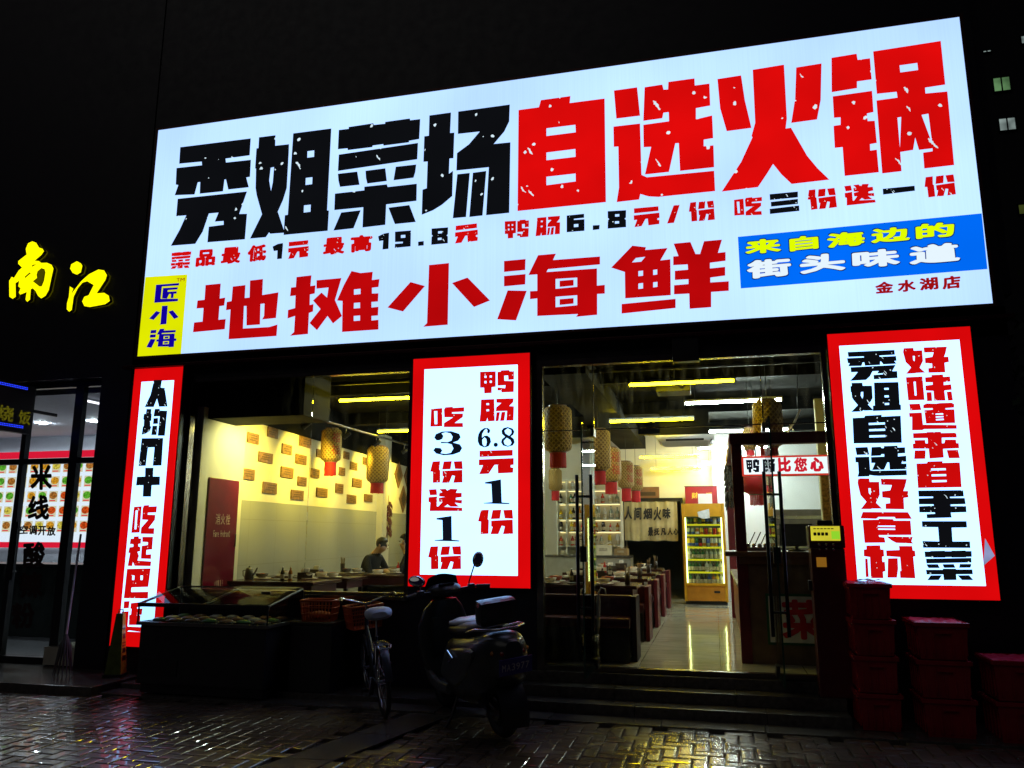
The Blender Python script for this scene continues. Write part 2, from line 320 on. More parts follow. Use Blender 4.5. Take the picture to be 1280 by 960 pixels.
'适': ('l', ['80 702 118 700 112 748 76 750'], ['64 772 112 768 104 870 200 874 190 906 112 896 98 906 60 906'], ['126 714 200 706 198 738 168 742 168 752 204 750 198 792 160 794 190 796 186 860 112 860 114 794 126 790 130 752 122 750']),
'鸭': ('m', ['96 62 222 58 222 182 190 186 190 232 130 236 128 190 96 190', '132 94 148 94 148 110 132 110', '174 92 190 92 190 108 174 108', '132 136 148 136 148 154 132 154', '174 134 190 134 190 150 174 150'], ['236 62 262 60 264 50 330 48 332 58 368 56 368 124 322 128 320 92 290 94 292 134 368 136 366 224 268 228 266 212 236 212 236 186 296 194 300 170 236 174']),
'肠': ('m', ['104 284 210 280 214 456 160 460 156 430 146 460 92 462 100 380', '148 314 168 314 168 328 148 328', '148 364 168 362 168 376 148 378'], ['226 278 366 274 362 306 330 336 368 338 364 452 306 454 312 376 222 378 226 346 266 312 228 310'], ['228 386 256 384 244 456 220 458'], ['268 384 300 382 290 454 256 456']),
'元': ('m', ['92 694 358 686 358 734 92 744'], ['86 764 366 752 366 806 342 810 342 826 364 830 360 870 240 876 236 806 212 808 166 878 88 882 120 810 86 812']),
'六': ('m', ['174 548 178 528 160 512 130 512 100 532 84 560 78 590 78 620 92 652 130 668 166 658 184 624 178 590 154 572 132 574 112 590 114 560 130 530 148 518 156 532 152 546 162 556', '132 586 146 600 150 625 144 652 130 660 116 640 114 606'], ['240 646 235 659 222 664 209 659 204 646 209 633 222 628 235 633'],
      ['318 504 356 516 372 540 362 566 342 580 366 598 374 626 358 652 318 662 280 652 264 626 272 600 296 582 272 560 268 534 284 512', '318 514 346 530 348 552 330 574 300 556 292 534', '310 590 338 608 348 630 336 650 316 654 292 640 286 616']),
'份': ('o', ['332 600 376 598 370 650 376 656 374 730 330 732 332 664 316 662'], ['396 600 444 598 436 648 386 650'], ['454 600 504 598 508 648 462 646'], ['388 658 506 652 508 730 452 732 462 690 446 686 428 732 384 732 396 692 388 690']),
'送': ('o', ['48 488 90 486 94 518 54 520'], ['104 486 140 484 148 494 166 484 206 486 196 506 228 506 228 530 196 534 196 544 230 546 228 566 190 560 214 582 166 582 150 570 134 582 98 582 122 556 104 556 102 534 136 528 104 526 104 504 122 504'], ['46 530 94 526 92 580 230 588 232 606 52 606 56 560 46 556']),
'serif1': ('o', ['90 644 172 632 174 762 214 766 214 772 80 768 80 764 124 760 122 656 90 652']),
'serif3': ('o', ['90 220 78 206 86 186 120 172 170 170 214 184 222 204 208 222 180 232 218 242 230 262 218 284 180 298 130 302 88 292 72 274 84 260 112 262 122 276 112 290 140 294 168 288 182 264 172 242 150 236 114 236 114 228 150 230 172 220 178 200 166 182 140 176 118 182 128 196 122 212 106 220']),
'匠': ('u', ['240 208 472 190 470 214 300 226 286 348 462 346 458 372 222 388'], ['310 240 458 232 456 254 358 262 356 278 448 272 446 296 418 298 414 340 386 342 390 300 372 300 350 346 300 344']),
'三': ('s', ['256 156 402 142 402 172 258 186'], ['262 196 402 180 402 206 264 220'], ['256 232 408 214 410 242 258 258']),
'一': ('s', ['840 128 1004 112 1006 138 842 158']),
'九': ('q', ['480 126 582 118 580 220 478 230 480 204 530 200 530 190 480 192', '518 148 546 146 546 164 518 166']),
'八': ('q', ['714 106 820 98 818 142 810 150 818 156 818 200 712 210 714 160 722 152 714 146', '756 124 780 122 780 136 756 138', '754 166 778 164 778 178 754 180']),
'six': ('r', ['390 130 486 120 486 142 430 148 430 154 488 150 488 214 390 222', '430 178 454 176 454 192 430 194']),
'one': ('q', ['372 156 408 138 442 132 438 236 400 240 404 182 378 186']),
'/': ('r', ['980 74 1014 70 982 170 944 174']),
}
_fc = {}
def fontglyph(ch, bold):
    """triangles of one character in the unit square, and its aspect"""
    k = (ch, bold)
    if k in _fc: return _fc[k]
    c = bpy.data.curves.new('t', 'FONT'); c.body = ch; c.offset = bold; c.resolution_u = 3
    o = bpy.data.objects.new('t', c); COL.objects.link(o); bpy.context.view_layer.update()
    e = o.evaluated_get(bpy.context.evaluated_depsgraph_get()); me = e.to_mesh()
    vs = [V((v.co.x, v.co.y)) for v in me.vertices]; fs = [tuple(p.vertices) for p in me.polygons]
    e.to_mesh_clear(); bpy.data.objects.remove(o); bpy.data.curves.remove(c)
    x0, x1 = min(v.x for v in vs), max(v.x for v in vs); y0, y1 = min(v.y for v in vs), max(v.y for v in vs)
    _fc[k] = ([((v.x-x0)/(x1-x0), (y1-v.y)/(y1-y0)) for v in vs], fs); return _fc[k]
def fat(ch, k):
    """the character thickened by k of its height: shifted copies on top of each other"""
    vs, fs = fontglyph(ch, 0.); out = []; of = []; n = 12 if k > .02 else 8
    for i in range(n+1):
        dx, dz = (k*cos(2*pi*i/n), k*sin(2*pi*i/n)) if i < n else (0, 0)
        b = len(out); out += [((u+dx+k)/(1+2*k), (v+dz+k)/(1+2*k), i) for u, v in vs]; of += [tuple(q+b for q in f) for f in fs]
    return out, of
def traced(name):
    sh, groups = G[name][0], G[name][1:]
    return [[[px(sh, p) for p in P_(c)] for c in g] for g in groups]
def unit(name):
    gs = traced(name); fl = [(at(*p, 0)) for g in gs for c in g for p in c]
    x0, x1 = min(p.x for p in fl), max(p.x for p in fl); z0, z1 = min(p.z for p in fl), max(p.z for p in fl)
    return [[[((at(*p, 0).x-x0)/(x1-x0), (z1-at(*p, 0).z)/(z1-z0)) for p in c] for c in g] for g in gs]
def quadmap(sh, q):
    q = [px(sh, p) for p in P_(q)]
    def f(u, v):
        a = (q[0][0]*(1-u)+q[1][0]*u, q[0][1]*(1-u)+q[1][1]*u); b = (q[3][0]*(1-u)+q[2][0]*u, q[3][1]*(1-u)+q[2][1]*u)
        return (a[0]*(1-v)+b[0]*v, a[1]*(1-v)+b[1]*v)
    return f
class Lettering(MB):
    """film lettering on the plane Y = const (front facing the street)"""
    def __init__(s, Y, plane=None): super().__init__(); s.Y = Y; s.plane = plane or (lambda p: at(p[0], p[1], Y)); s.cut = []
    def poly(s, g, fn):
        pts = [[s.plane(fn(p)) for p in c] for c in g]
        fl = [V((p.x+p.y*.37, p.z, 0)) for c in pts for p in c]
        t = tessellate_polygon([[V((p.x+p.y*.37, p.z, 0)) for p in c] for c in pts])
        s.add([p for c in pts for p in c], [tuple(x) for x in t])
    def own(s, *names):
        for nm in names:
            s.cut.append((len(s.v), len(s.f)))
            for g in traced(nm): s.poly(g, lambda p: p)
        return s
    def put(s, nm, sh, q):
        f = quadmap(sh, q); s.cut.append((len(s.v), len(s.f)))
        for g in unit(nm): s.poly(g, lambda p: f(*p))
        return s
    def font(s, ch, sh, q, bold=.02):
        f = quadmap(sh, q); vs, fs = fat(ch, bold); s.cut.append((len(s.v), len(s.f)))
        s.add([s.plane(f(u, v))-V((0, .00015*i, 0)) for u, v, i in vs], fs); return s
    def chars(s, name, m, parent, label=None):
        c = s.cut+[(len(s.v), len(s.f))]
        for (a, fa), (b, fb) in zip(c, c[1:]):
            q = MB(); q.v = s.v[a:b]; q.f = [tuple(i-a for i in f) for f in s.f[fa:fb]]; q.s = s.s[fa:fb]; q.mi = s.mi[fa:fb]
            o = q.build(name, m, parent, True)
            if label: o['label'] = label
    def quad(s, sh, q):
        s.cut.append((len(s.v), len(s.f))); s.poly([[px(sh, p) for p in P_(q)]], lambda p: p); return s
# ------------------------------------------------------------------ materials
asph = mat('wet_ground', (.018, .017, .016), .3, var=.3, scale=3)
stone = mat('granite', (.085, .078, .068), .22, var=.35, scale=22, bump=.15)
dark = mat('dark_panel', (.006, .0042, .013), .45, var=.2)
black = mat('black_metal', (.012, .012, .013), .3, metal=.3)
blackp = mat('black_plastic', (.012, .012, .014), .35)
steel = mat('brushed_steel', (.45, .44, .42), .25, metal=1, var=.08, scale=20)
bronze = mat('bronze_frame', (.16, .14, .11), .22, metal=.9, var=.1)
cream = mat('cream_plaster', (.62, .6, .52), .8, var=.05, scale=3)
whitew = mat('white_plaster', (.72, .74, .76), .8, var=.04, scale=3)
wood = mat('brown_wood', (.16, .075, .035), .35, var=.35, scale=5)
maroon = mat('maroon_paint', (.12, .011, .02), .5, var=.2, spec=.3)
maroonL = mat('maroon_leather', (.055, .01, .02), .35, var=.25, bump=.1)
redpl = mat('red_plastic', (.34, .016, .026), .24, var=.25, scale=6)
redcl = mat('red_cloth', (.5, .015, .02), .7, var=.2)
kraft = mat('kraft', (.3, .2, .09), .7, var=.25, scale=14)
clear = glass('shop_glass', (.95, .98, .96), dirt=.014)
tintg = glass('door_glass', (.84, .93, .86), dirt=.02)
gedge = mat('glass_edge', (.02, .06, .04), .15, spec=.6)
litface = glow('lit_sign_face', (.6, .9, 1.5), 1.0, .17, .5, True)
panface = glow('lit_panel_face', (.8, 1.55, 2.9), 1.0, .05, 1.2)
bk = ink('black_vinyl', (.004, .0045, .006), 1.); rd = ink('red_vinyl', (.72, .003, .003), 1.0)
bks = ink('black_vinyl_fine', (.004, .0045, .006), 1., cell=30.); rds = ink('red_vinyl_fine', (.62, .003, .003), 1.0, cell=30.)
rdp = ink('plain_red_vinyl', (.5, .002, .003), 1.0, False); rdb = ink('red_border_film', (.72, .002, .003), 1., False)
bkp = ink('plain_black_vinyl', (.004, .006, .012), 1., False)
blue = glow('blue_film', (.0, .15, .95), 1., .08, 1.); yel = glow('yellow_film', (.76, .82, .0), 1., .06, 2)
yelt = glow('yellow_vinyl', (.76, 1., .0), 1.); wht = glow('white_vinyl', (.8, .92, 1.), 1.0); navy = glow('navy_vinyl', (.005, .0, .32), 1.)
navyo = glow('navy_outline', (.0, .01, .12), 1.); drd = glow('dark_red_vinyl', (.34, .004, .006), 1.)
warmtube = glow('warm_tube', (1., .76, .0055), 56.); whitetube = glow('white_tube', (.84, .97, .9), 165.)
FL = .30                                   # shop floor height

# ------------------------------------------------------------------ ground, pavement, steps
g = MB(); g.add([(-300, -300, -.03), (300, -300, -.03), (300, 300, -.03), (-300, 300, -.03)], [(0, 1, 2, 3)])
tag(g.build('ground', asph), kind='structure')

def brick_material():
    m = mat('wet_pavers', (.1, .074, .05), .2, var=.45, scale=2.2, bump=.0, spec=.7, coat=.5)
    n = m.node_tree; b = n.nodes['Principled BSDF']
    tc = n.nodes.new('ShaderNodeTexCoord')
    pud = n.nodes.new('ShaderNodeTexNoise'); pud.inputs['Scale'].default_value = .9; pud.inputs['Detail'].default_value = 3
    n.links.new(tc.outputs['Object'], pud.inputs['Vector'])
    mr = n.nodes.new('ShaderNodeMapRange'); mr.inputs[1].default_value = .4; mr.inputs[2].default_value = .62
    mr.inputs[3].default_value = .17; mr.inputs[4].default_value = .38
    n.links.new(pud.outputs[0], mr.inputs[0]); n.links.new(mr.outputs[0], b.inputs['Roughness'])
    gr = n.nodes.new('ShaderNodeTexNoise'); gr.inputs['Scale'].default_value = 90; gr.inputs['Detail'].default_value = 4
    n.links.new(tc.outputs['Object'], gr.inputs['Vector'])
    bp = n.nodes.new('ShaderNodeBump'); bp.inputs['Strength'].default_value = .35; bp.inputs['Distance'].default_value = .004
    n.links.new(gr.outputs[0], bp.inputs['Height']); n.links.new(bp.outputs[0], b.inputs['Normal']); return m
pav = brick_material()
bm = MB()
BW = .115
def brick(cx, cy, wx, wy):
    h = .05+random.uniform(-.0018, .0018); tx, ty = random.gauss(0, .0055), random.gauss(0, .0055)
    gx, gy, c = wx/2-.0045, wy/2-.0045, .006
    ring = lambda k, z: [V((cx+sx*(gx-k), cy+sy*(gy-k), z+sx*gx*tx+sy*gy*ty)) for sx, sy in ((-1, -1), (1, -1), (1, 1), (-1, 1))]
    r0, r1, r2, r3 = ring(0, -.05), ring(0, h-.05-c), ring(c*.8, h-.05-.002), ring(c*.8+.016, h-.05)
    fs = [(12, 13, 14, 15)]
    for k in (0, 4, 8): fs += [(k+i, k+(i+1) % 4, k+4+(i+1) % 4, k+4+i) for i in range(4)]
    bm.add(r0+r1+r2+r3, fs)
def strip_x(y): return -2.57+(y+.8)*.22
for i in range(-84, 37):
    for j in range(-27, 1):
        x, y = i*BW, -.80-(-j)*BW
        v = (i-j) % 4
        if v == 0: cx, cy, wx, wy = x+BW, y-BW/2, 2*BW, BW
        elif v == 3: cx, cy, wx, wy = x+BW/2, y, BW, 2*BW
        else: continue
        if cy+wy/2 > -.79: continue
        if abs(cx-strip_x(cy)) < .24: continue
        brick(cx, cy, wx, wy)
pv = bm.build('pavement', pav, bumpy=True); tag(pv, kind='structure')
m = MB()
for k in range(9):                                  # band of smooth granite slabs across the brickwork
    y1 = -.81-k*.4; y0 = y1-.394
    m.prism([(strip_x(y1)-.19, y1, -.012), (strip_x(y1)+.19, y1, -.012), (strip_x(y0)+.19, y0, -.012), (strip_x(y0)-.19, y0, -.012)], (0, 0, .012+random.uniform(-.001, .002)))
tag(m.build('granite_band', stone), kind='structure')
m = MB()
x = -12.
while x < 6:                                       # kerb of long stones
    L = random.uniform(.8, 1.1); m.b2((x+.003, -.795, -.03), (x+L-.003, -.51, .012+random.uniform(-.003, .003)), .006); x += L
tag(m.build('kerb', stone), kind='structure')
m = MB()
for (y0, y1, z0, z1) in ((-.51, -.2, -.03, .1), (-.28, -.04, .1, .2)):
    x = -1.9
    while x < 1.05:
        L = random.uniform(.85, 1.15); L = min(L, 1.05-x)
        m.b2((x+.002, y0+random.uniform(-.004, .004), z0), (x+L-.002, y1, z1), .009); x += L
m.b2((-1.9, -.06, .2), (1.15, .06, .295), .008)
tag(m.build('entrance_steps', stone), kind='structure')
m = MB(); m.b2((-6.15, -.5, -.02), (-1.92, .3, .06), .01); m.b2((1.06, -.5, -.02), (6, .3, .012), .004)
tag(m.build('shopfront_plinth', stone), kind='structure')
m = MB(); m.b2((-14, -.9, -.02), (-6.16, 6, .085), .012)
tag(m.build('neighbour_platform', stone), kind='structure')

# ------------------------------------------------------------------ the shop building
B = thing('shop_building', 'dark two-storey restaurant building with wide glazed front under the big lit sign', 'building', (-2.2, 0, 0))
m = MB()
m.b2((-6.78, .0, -.03), (-5.97, .3, 3.7)); m.b2((-3.14, .0, -.03), (-1.76, .3, 3.7)); m.b2((1.15, .0, -.03), (2.72, .3, 3.7))
m.b2((-6.78, .0, 3.42), (2.72, .3, 9.5)); m.b2((-5.97, .02, -.03), (-3.14, .25, .93))
m.b2((-6.9, .31, 3.9), (2.9, 10.3, 9.5))
m.build('front_wall', dark, B, world=True)
mm = mat('dark_red_metal', (.07, .014, .016), .25, metal=.6, var=.1)
MB().b2((-6.8, -.16, 3.55), (2.74, .0, 3.585), .004).build('canopy_trim', mm, B, world=True)
MB().b2((-6.0, -.06, .93), (-3.12, .24, .97), .005).build('window_sill', bronze, B, world=True)
sidew = MB(); sidew.b2((-6.9, .3, 0), (-6.76, 10.2, 3.9)); sidew.b2((2.4, .3, 0), (2.72, 10.2, 3.9)); sidew.build('side_wall', whitew, B, world=True)
WIN = at(240, 700, .1)
TH = R(5); P0 = V((-5.95, .1, 0)); WN = V((cos(TH), sin(TH), 0)); WD = V((-sin(TH), cos(TH), 0)); ROTW = M4.Rotation(TH, 3, 'Z')
def wl(s, z, off=0): return P0+WD*s+WN*off+V((0, 0, z))
def atw(px_, py_, off=0):
    d = ray(px_, py_); t = (P0+WN*off-CAM).dot(WN)/d.dot(WN); return CAM+d*t
def wbox(mb, s0, s1, z0, z1, o0, o1, bev=0): return mb.box(wl((s0+s1)/2, (z0+z1)/2, (o0+o1)/2), (abs(o1-o0), abs(s1-s0), abs(z1-z0)), ROTW, bev)
def tilemat():
    m = mat('dado_tile', (.33, .34, .31), .13, var=.05, scale=2, spec=.6); n = m.node_tree; b = n.nodes['Principled BSDF']
    tc = n.nodes.new('ShaderNodeTexCoord'); sp = n.nodes.new('ShaderNodeSeparateXYZ'); cb = n.nodes.new('ShaderNodeCombineXYZ')
    n.links.new(tc.outputs['Object'], sp.inputs[0]); n.links.new(sp.outputs['Y'], cb.inputs[0]); n.links.new(sp.outputs['Z'], cb.inputs[1])
    br = n.nodes.new('ShaderNodeTexBrick'); br.offset = 0; br.inputs['Scale'].default_value = 1; br.inputs['Brick Width'].default_value = .8; br.inputs['Row Height'].default_value = .6
    br.inputs['Mortar Size'].default_value = .004; br.inputs['Color1'].default_value = br.inputs['Color2'].default_value = (.33, .34, .31, 1); br.inputs['Mortar'].default_value = (.28, .27, .24, 1)
    n.links.new(cb.outputs[0], br.inputs[0]); n.links.new(br.outputs[0], b.inputs['Base Color']); return m
tile = tilemat()
wbox(MB(), .12, 9.4, 2.05, 3.12, -.12, 0).build('left_inner_wall', cream, B, world=True)
ceilm = mat('black_ceiling', (.0022, .0025, .003), .8, var=.3, scale=2, spec=.15)
wbox(MB(), .12, 9.4, 3.12, 3.9, -.12, .02).build('upper_wall', ceilm, B, world=True)
wbox(MB(), 1.16, 9.4, .2, 2.05, -.12, .012).build('tiled_dado', tile, B, world=True)
m = MB(); wbox(m, .1, 1.15, .2, 3.115, -.1, .07, .006); wbox(m, 6.75, 7.2, .2, 3.6, 0, .14, .006); m.build('wall_pilaster', cream, B, world=True)
m = MB()
m.b2((-7.6, 9.2, .2), (-1.83, 9.4, 3.9)); m.b2((-1.83, 9.2, 2.34), (-.68, 9.4, 3.9)); m.b2((-.68, 9.2, .2), (2.5, 9.4, 3.9))
m.build('back_wall', cream, B, world=True)
m = MB(); m.b2((.02, 9.0, .2), (2.4, 9.2, 3.9)); m.build('white_wall_panel', whitew, B, world=True)
m = MB(); m.b2((-1.88, 9.14, .3), (-1.83, 9.26, 2.37)); m.b2((-.68, 9.14, .3), (-.62, 9.26, 2.37)); m.b2((-1.83, 9.14, 2.31), (-.68, 9.26, 2.37)); m.build('kitchen_door_frame', black, B, world=True)
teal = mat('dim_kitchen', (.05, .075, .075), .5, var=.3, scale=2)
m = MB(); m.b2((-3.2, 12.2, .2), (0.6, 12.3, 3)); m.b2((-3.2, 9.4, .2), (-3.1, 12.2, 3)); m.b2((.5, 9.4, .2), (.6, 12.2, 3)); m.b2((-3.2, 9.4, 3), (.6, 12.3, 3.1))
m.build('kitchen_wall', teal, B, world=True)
m = MB(); m.b2((-7.7, .3, 3.72), (2.4, 9.4, 3.89)); m.build('ceiling', ceilm, B, world=True)
m = MB(); m.b2((-5.94, .3, 2.98), (-4.62, .95, 3.71))
for y in (2.0, 4.8, 7.4): m.b2((-6.3, y, 3.52), (2.4, y+.22, 3.72))
m.b2((-1.9, .8, 3.42), (-1.35, 9.1, 3.66)); m.build('ceiling_duct', ceilm, B, world=True)
m = MB(); m.tube([(-3.0, .9, 3.6), (-3.0, 9, 3.6)], .05); m.tube([(-5.2, 1.1, 3.5), (2.2, 1.1, 3.5)], .025); m.build('ceiling_pipe', black, B, world=True)
# frames and panes
def ngframe(name, x0, x1, z0, z1, t, d=.09, mt=bronze, y=.05):
    m = MB(); m.b2((x0, y-d/2, z0), (x0+t, y+d/2, z1), .003); m.b2((x1-t, y-d/2, z0), (x1, y+d/2, z1), .003)
    m.b2((x0+t+.001, y-d/2, z1-t), (x1-t-.001, y+d/2, z1), .003); m.b2((x0+t+.001, y-d/2, z0), (x1-t-.001, y+d/2, z0+t*.6), .003)
    return m.build(name, mt, B, world=True)
WX0, WX1 = -5.97, -3.14
f = ngframe('window_frame', WX0, WX1, .97, 3.42, .045)
xs = at(386, 600, .05).x
for a, b in ((WX0+.045, xs-.003), (xs+.003, WX1-.045)):
    MB().b2((a, .045, 1.0), (b, .055, 3.38)).build('window_pane', clear, f, True)
dusty = glass('dusty_glass', (.94, .97, .94), dirt=.04)
f2 = ngframe('door_frame', -1.76, 1.15, .297, 3.42, .07, mt=bronze)
DX0, DX1, DZ = -1.16, .51, 2.66
for a, b, z0, z1 in ((-1.69, DX0-.004, .34, 2.66), (DX1+.004, 1.08, .34, 2.66), (-1.69, DX0-.004, 2.672, 3.35), (DX0+.004, DX1-.004, 2.672, 3.35), (DX1+.004, 1.08, 2.672, 3.35)):
    MB().b2((a, .045, z0), (b, .055, z1)).build('fixed_pane', clear if z0 < 1 else dusty, f2, True)
m = MB()
for xx in (DX0, DX1): m.b2((xx-.004, .042, 2.67), (xx+.004, .058, 3.35))
m.b2((-1.69, .042, 2.661), (1.08, .058, 2.671)); m.build('glass_joint', bronze, B, world=True)

def leaf(hx, sgn, lab):
    d = thing('glass_door', lab, 'door', (hx, .05, .33), group='open frameless glass doors')
    L = .82; t = .006
    MB().b2((-t, -L, .03), (t, -.02, 2.30)).build('glass_pane', tintg, d)
    m = MB(); m.b2((-t-.001, -L-.003, .03), (t+.001, -L, 2.30)); m.b2((-t-.001, -L, .026), (t+.001, -.02, .03)); m.build('glass_edge', gedge, d)
    m = MB(); m.b2((-.022, -.17, 2.25), (.022, .0, 2.335), .004); m.b2((-.022, -.17, 0.0), (.022, .0, .1), .004); m.build('patch_fitting', blackp, d)
    for s in (-1, 1):
        h = MB(); h.tube([(s*.065, -L+.1, .42), (s*.065, -L+.1, 1.82)], .016, 10)
        for z in (.62, 1.62): h.tube([(s*.006, -L+.1, z), (s*.065, -L+.1, z)], .011, 8)
        h.build('pull_handle', black, d)
    m = MB(); m.b2((-.03, -L+.0, 1.03), (.03, -L+.09, 1.17), .006); m.build('lock_case', blackp, d)
    return d
leaf(DX0, -1, 'left glass door leaf swung open with black bar pulls, beside the booths')
leaf(DX1, 1, 'right glass door leaf swung open with black bar pulls, beside the counter')
m = MB(); m.b2((-.16, -.13, 3.3), (.1, -.03, 3.56), .008)
o = m.build('door_sensor_box', blackp, None); o.location = (0.0-.17, 0, 0)
tag(o, 'black box fixed to the header above the shop doors', 'door closer')

# shop floor
def floormat():
    m = mat('polished_tile', (.5, .49, .4), .07, var=.1, scale=1.5, spec=.7); n = m.node_tree; b = n.nodes['Principled BSDF']
    tc = n.nodes.new('ShaderNodeTexCoord'); br = n.nodes.new('ShaderNodeTexBrick'); br.offset = 0
    br.inputs['Scale'].default_value = 1; br.inputs['Brick Width'].default_value = .8; br.inputs['Row Height'].default_value = .8; br.inputs['Mortar Size'].default_value = .003
    no = n.nodes.new('ShaderNodeTexNoise'); no.inputs['Scale'].default_value = 2.5; no.inputs['Detail'].default_value = 8; no.inputs['Distortion'].default_value = 1.5
    mp = n.nodes.new('ShaderNodeMapping'); mp.inputs['Scale'].default_value = (.6, 4, 1)
    n.links.new(tc.outputs['Object'], mp.inputs[0]); n.links.new(mp.outputs[0], no.inputs[0])
    cr = n.nodes.new('ShaderNodeValToRGB'); cr.color_ramp.elements[0].position = .35; cr.color_ramp.elements[1].position = .7
    cr.color_ramp.elements[0].color = (.5, .48, .36, 1); cr.color_ramp.elements[1].color = (.68, .66, .52, 1)
    n.links.new(no.outputs[0], cr.inputs[0]); n.links.new(cr.outputs[0], br.inputs['Color1']); n.links.new(cr.outputs[0], br.inputs['Color2'])
    br.inputs['Mortar'].default_value = (.15, .14, .12, 1)
    n.links.new(tc.outputs['Object'], br.inputs[0]); n.links.new(br.outputs[0], b.inputs['Base Color'])
    bp = n.nodes.new('ShaderNodeBump'); bp.inputs['Strength'].default_value = .12; bp.inputs['Distance'].default_value = .01
    n2 = n.nodes.new('ShaderNodeTexNoise'); n2.inputs['Scale'].default_value = 5
    n.links.new(tc.outputs['Object'], n2.inputs['Vector']); n.links.new(n2.outputs[0], bp.inputs['Height']); n.links.new(bp.outputs[0], b.inputs['Normal'])
    return m
m = MB(); m.b2((-7.7, .06, .1), (2.4, 9.3, FL)); m.b2((-3.2, 9.3, .1), (.6, 12.3, FL-.002))
tag(m.build('floor', floormat()), kind='structure')

# ------------------------------------------------------------------ the big sign and the three light boxes
SX0, SX1, SZ0, SZ1, SY = -6.605, 2.572, 3.692, 6.63, -.15
S = thing('shop_sign', 'huge white backlit restaurant sign with black and red lettering', 'sign', ((SX0+SX1)/2, 0, SZ0))
m = MB(); m.b2((SX0-.03, -.135, SZ0-.03), (SX1+.03, -.005, SZ1+.03), .004)
for a in (((SX0-.03, -.156, SZ0-.03), (SX0, -.136, SZ1+.03)), ((SX1, -.156, SZ0-.03), (SX1+.03, -.136, SZ1+.03)), ((SX0, -.156, SZ1), (SX1, -.136, SZ1+.03)), ((SX0, -.156, SZ0-.03), (SX1, -.136, SZ0))): m.b2(*a)
m.build('sign_case', mat('sign_case', (.09, .02, .016), .4, metal=.3), S, world=True)
m = MB(); m.add([(SX0, SY, SZ0), (SX1, SY, SZ0), (SX1, SY, SZ1), (SX0, SY, SZ1)], [(0, 1, 2, 3)]); m.build('lit_face', litface, S, world=True)
def LT(dy): return Lettering(SY-dy)
LT(.004).own('秀', '姐', '菜', '场').chars('title_character', bk, S, 'big black title character')
LT(.004).own('自', '选', '火', '锅').chars('title_character', rd, S, 'big red title character')
LT(.004).own('地', '摊', '小', '海', '鲜').chars('subtitle_character', rdp, S, 'dark red character of the lower line')
L = LT(.004)
L.put('菜', 'p', '57 188 209 176 197 304 50 312').font('品', 'p', '250 168 396 158 388 284 238 298', .06).font('最', 'p', '444 150 588 140 580 266 430 278', .05).font('低', 'p', '640 134 786 122 776 248 632 262', .065).put('元', 'p', '948 106 1104 92 1100 222 944 236')
L.font('最', 'q', '26 168 158 156 156 266 18 278', .05).font('高', 'q', '196 152 338 142 330 250 194 262', .06).put('元', 'q', '866 88 1008 72 1012 188 862 202')
L.put('鸭', 'r', '48 160 182 150 180 248 48 258').put('肠', 'r', '222 142 354 130 354 232 218 244').put('元', 'r', '758 90 900 78 904 180 762 194').own('/').put('份', 'r', '1060 58 1202 46 1208 154 1068 164')
L.put('吃', 's', '70 180 216 166 220 262 74 270').put('份', 's', '446 134 594 122 604 224 460 238').put('送', 's', '640 112 790 98 804 198 648 216').put('份', 's', '1048 68 1208 52 1218 158 1064 174')
L.chars('price_character', rds, S, 'small red price character')
L = LT(.005)
L.put('one', 'p', '826 122 908 114 898 234 832 240').own('one', '九', '八', 'six')
L.quad('q', '628 190 664 186 664 214 628 217').quad('r', '534 184 572 182 570 206 534 210').put('八', 'r', '616 106 718 98 718 194 616 202')
L.own('三', '一').chars('price_character', bks, S, 'small black price numeral')
LT(.003).quad('t', '48 140 1230 26 1258 296 62 390').build('blue_patch', blue, S, True)
BQ = [('来', '82 158 254 144 258 212 84 226'), ('自', '296 142 436 130 440 196 300 212'), ('海', '478 126 658 108 668 178 480 196'), ('边', '692 104 876 88 884 156 694 172'), ('的', '908 80 1096 66 1100 136 912 152')]
WQ = [('街', '90 256 302 240 312 326 92 346'), ('头', '346 232 562 214 572 300 350 322'), ('味', '600 212 828 192 836 276 604 296'), ('道', '878 186 1116 164 1128 256 880 276')]
def grow(q, k=5):
    p = P_(q); return '%f %f %f %f %f %f %f %f' % (p[0][0]-k, p[0][1]-k, p[1][0]+k, p[1][1]-k, p[2][0]+k, p[2][1]+k, p[3][0]-k, p[3][1]+k)
L = LT(.006)
for c, q in BQ+WQ: L.font(c, 't', grow(q), .065)
L.chars('character_outline', navyo, S)
L = LT(.009)
for c, q in BQ: L.font(c, 't', q, .055)
L.chars('patch_character', yelt, S, 'yellow character on the blue patch')
L = LT(.009)
for c, q in WQ: L.font(c, 't', q, .055)
L.chars('patch_character', wht, S, 'white character on the blue patch')
L = LT(.004)
for c, q in (('金', '712 362 800 352 804 410 714 416'), ('水', '822 352 908 344 912 402 822 410'), ('湖', '926 342 1016 332 1022 394 930 402'), ('店', '1038 334 1126 324 1130 388 1040 396')): L.font(c, 't', q, .05)
L.chars('branch_character', drd, S)
LT(.003).quad('u', '134 130 554 104 490 900 50 926').build('yellow_patch', yel, S, True)
L = LT(.006).own('匠').put('小', 'u', '180 424 476 410 462 596 166 612').put('海', 'u', '172 654 450 640 440 830 142 840'); L.chars('patch_character', navy, S, 'navy character on the yellow patch')
LT(.006).font('T', 'u', '448 144 478 140 476 174 450 176', .02).font('M', 'u', '486 141 528 137 524 172 484 175', .02).chars('trademark', drd, S)

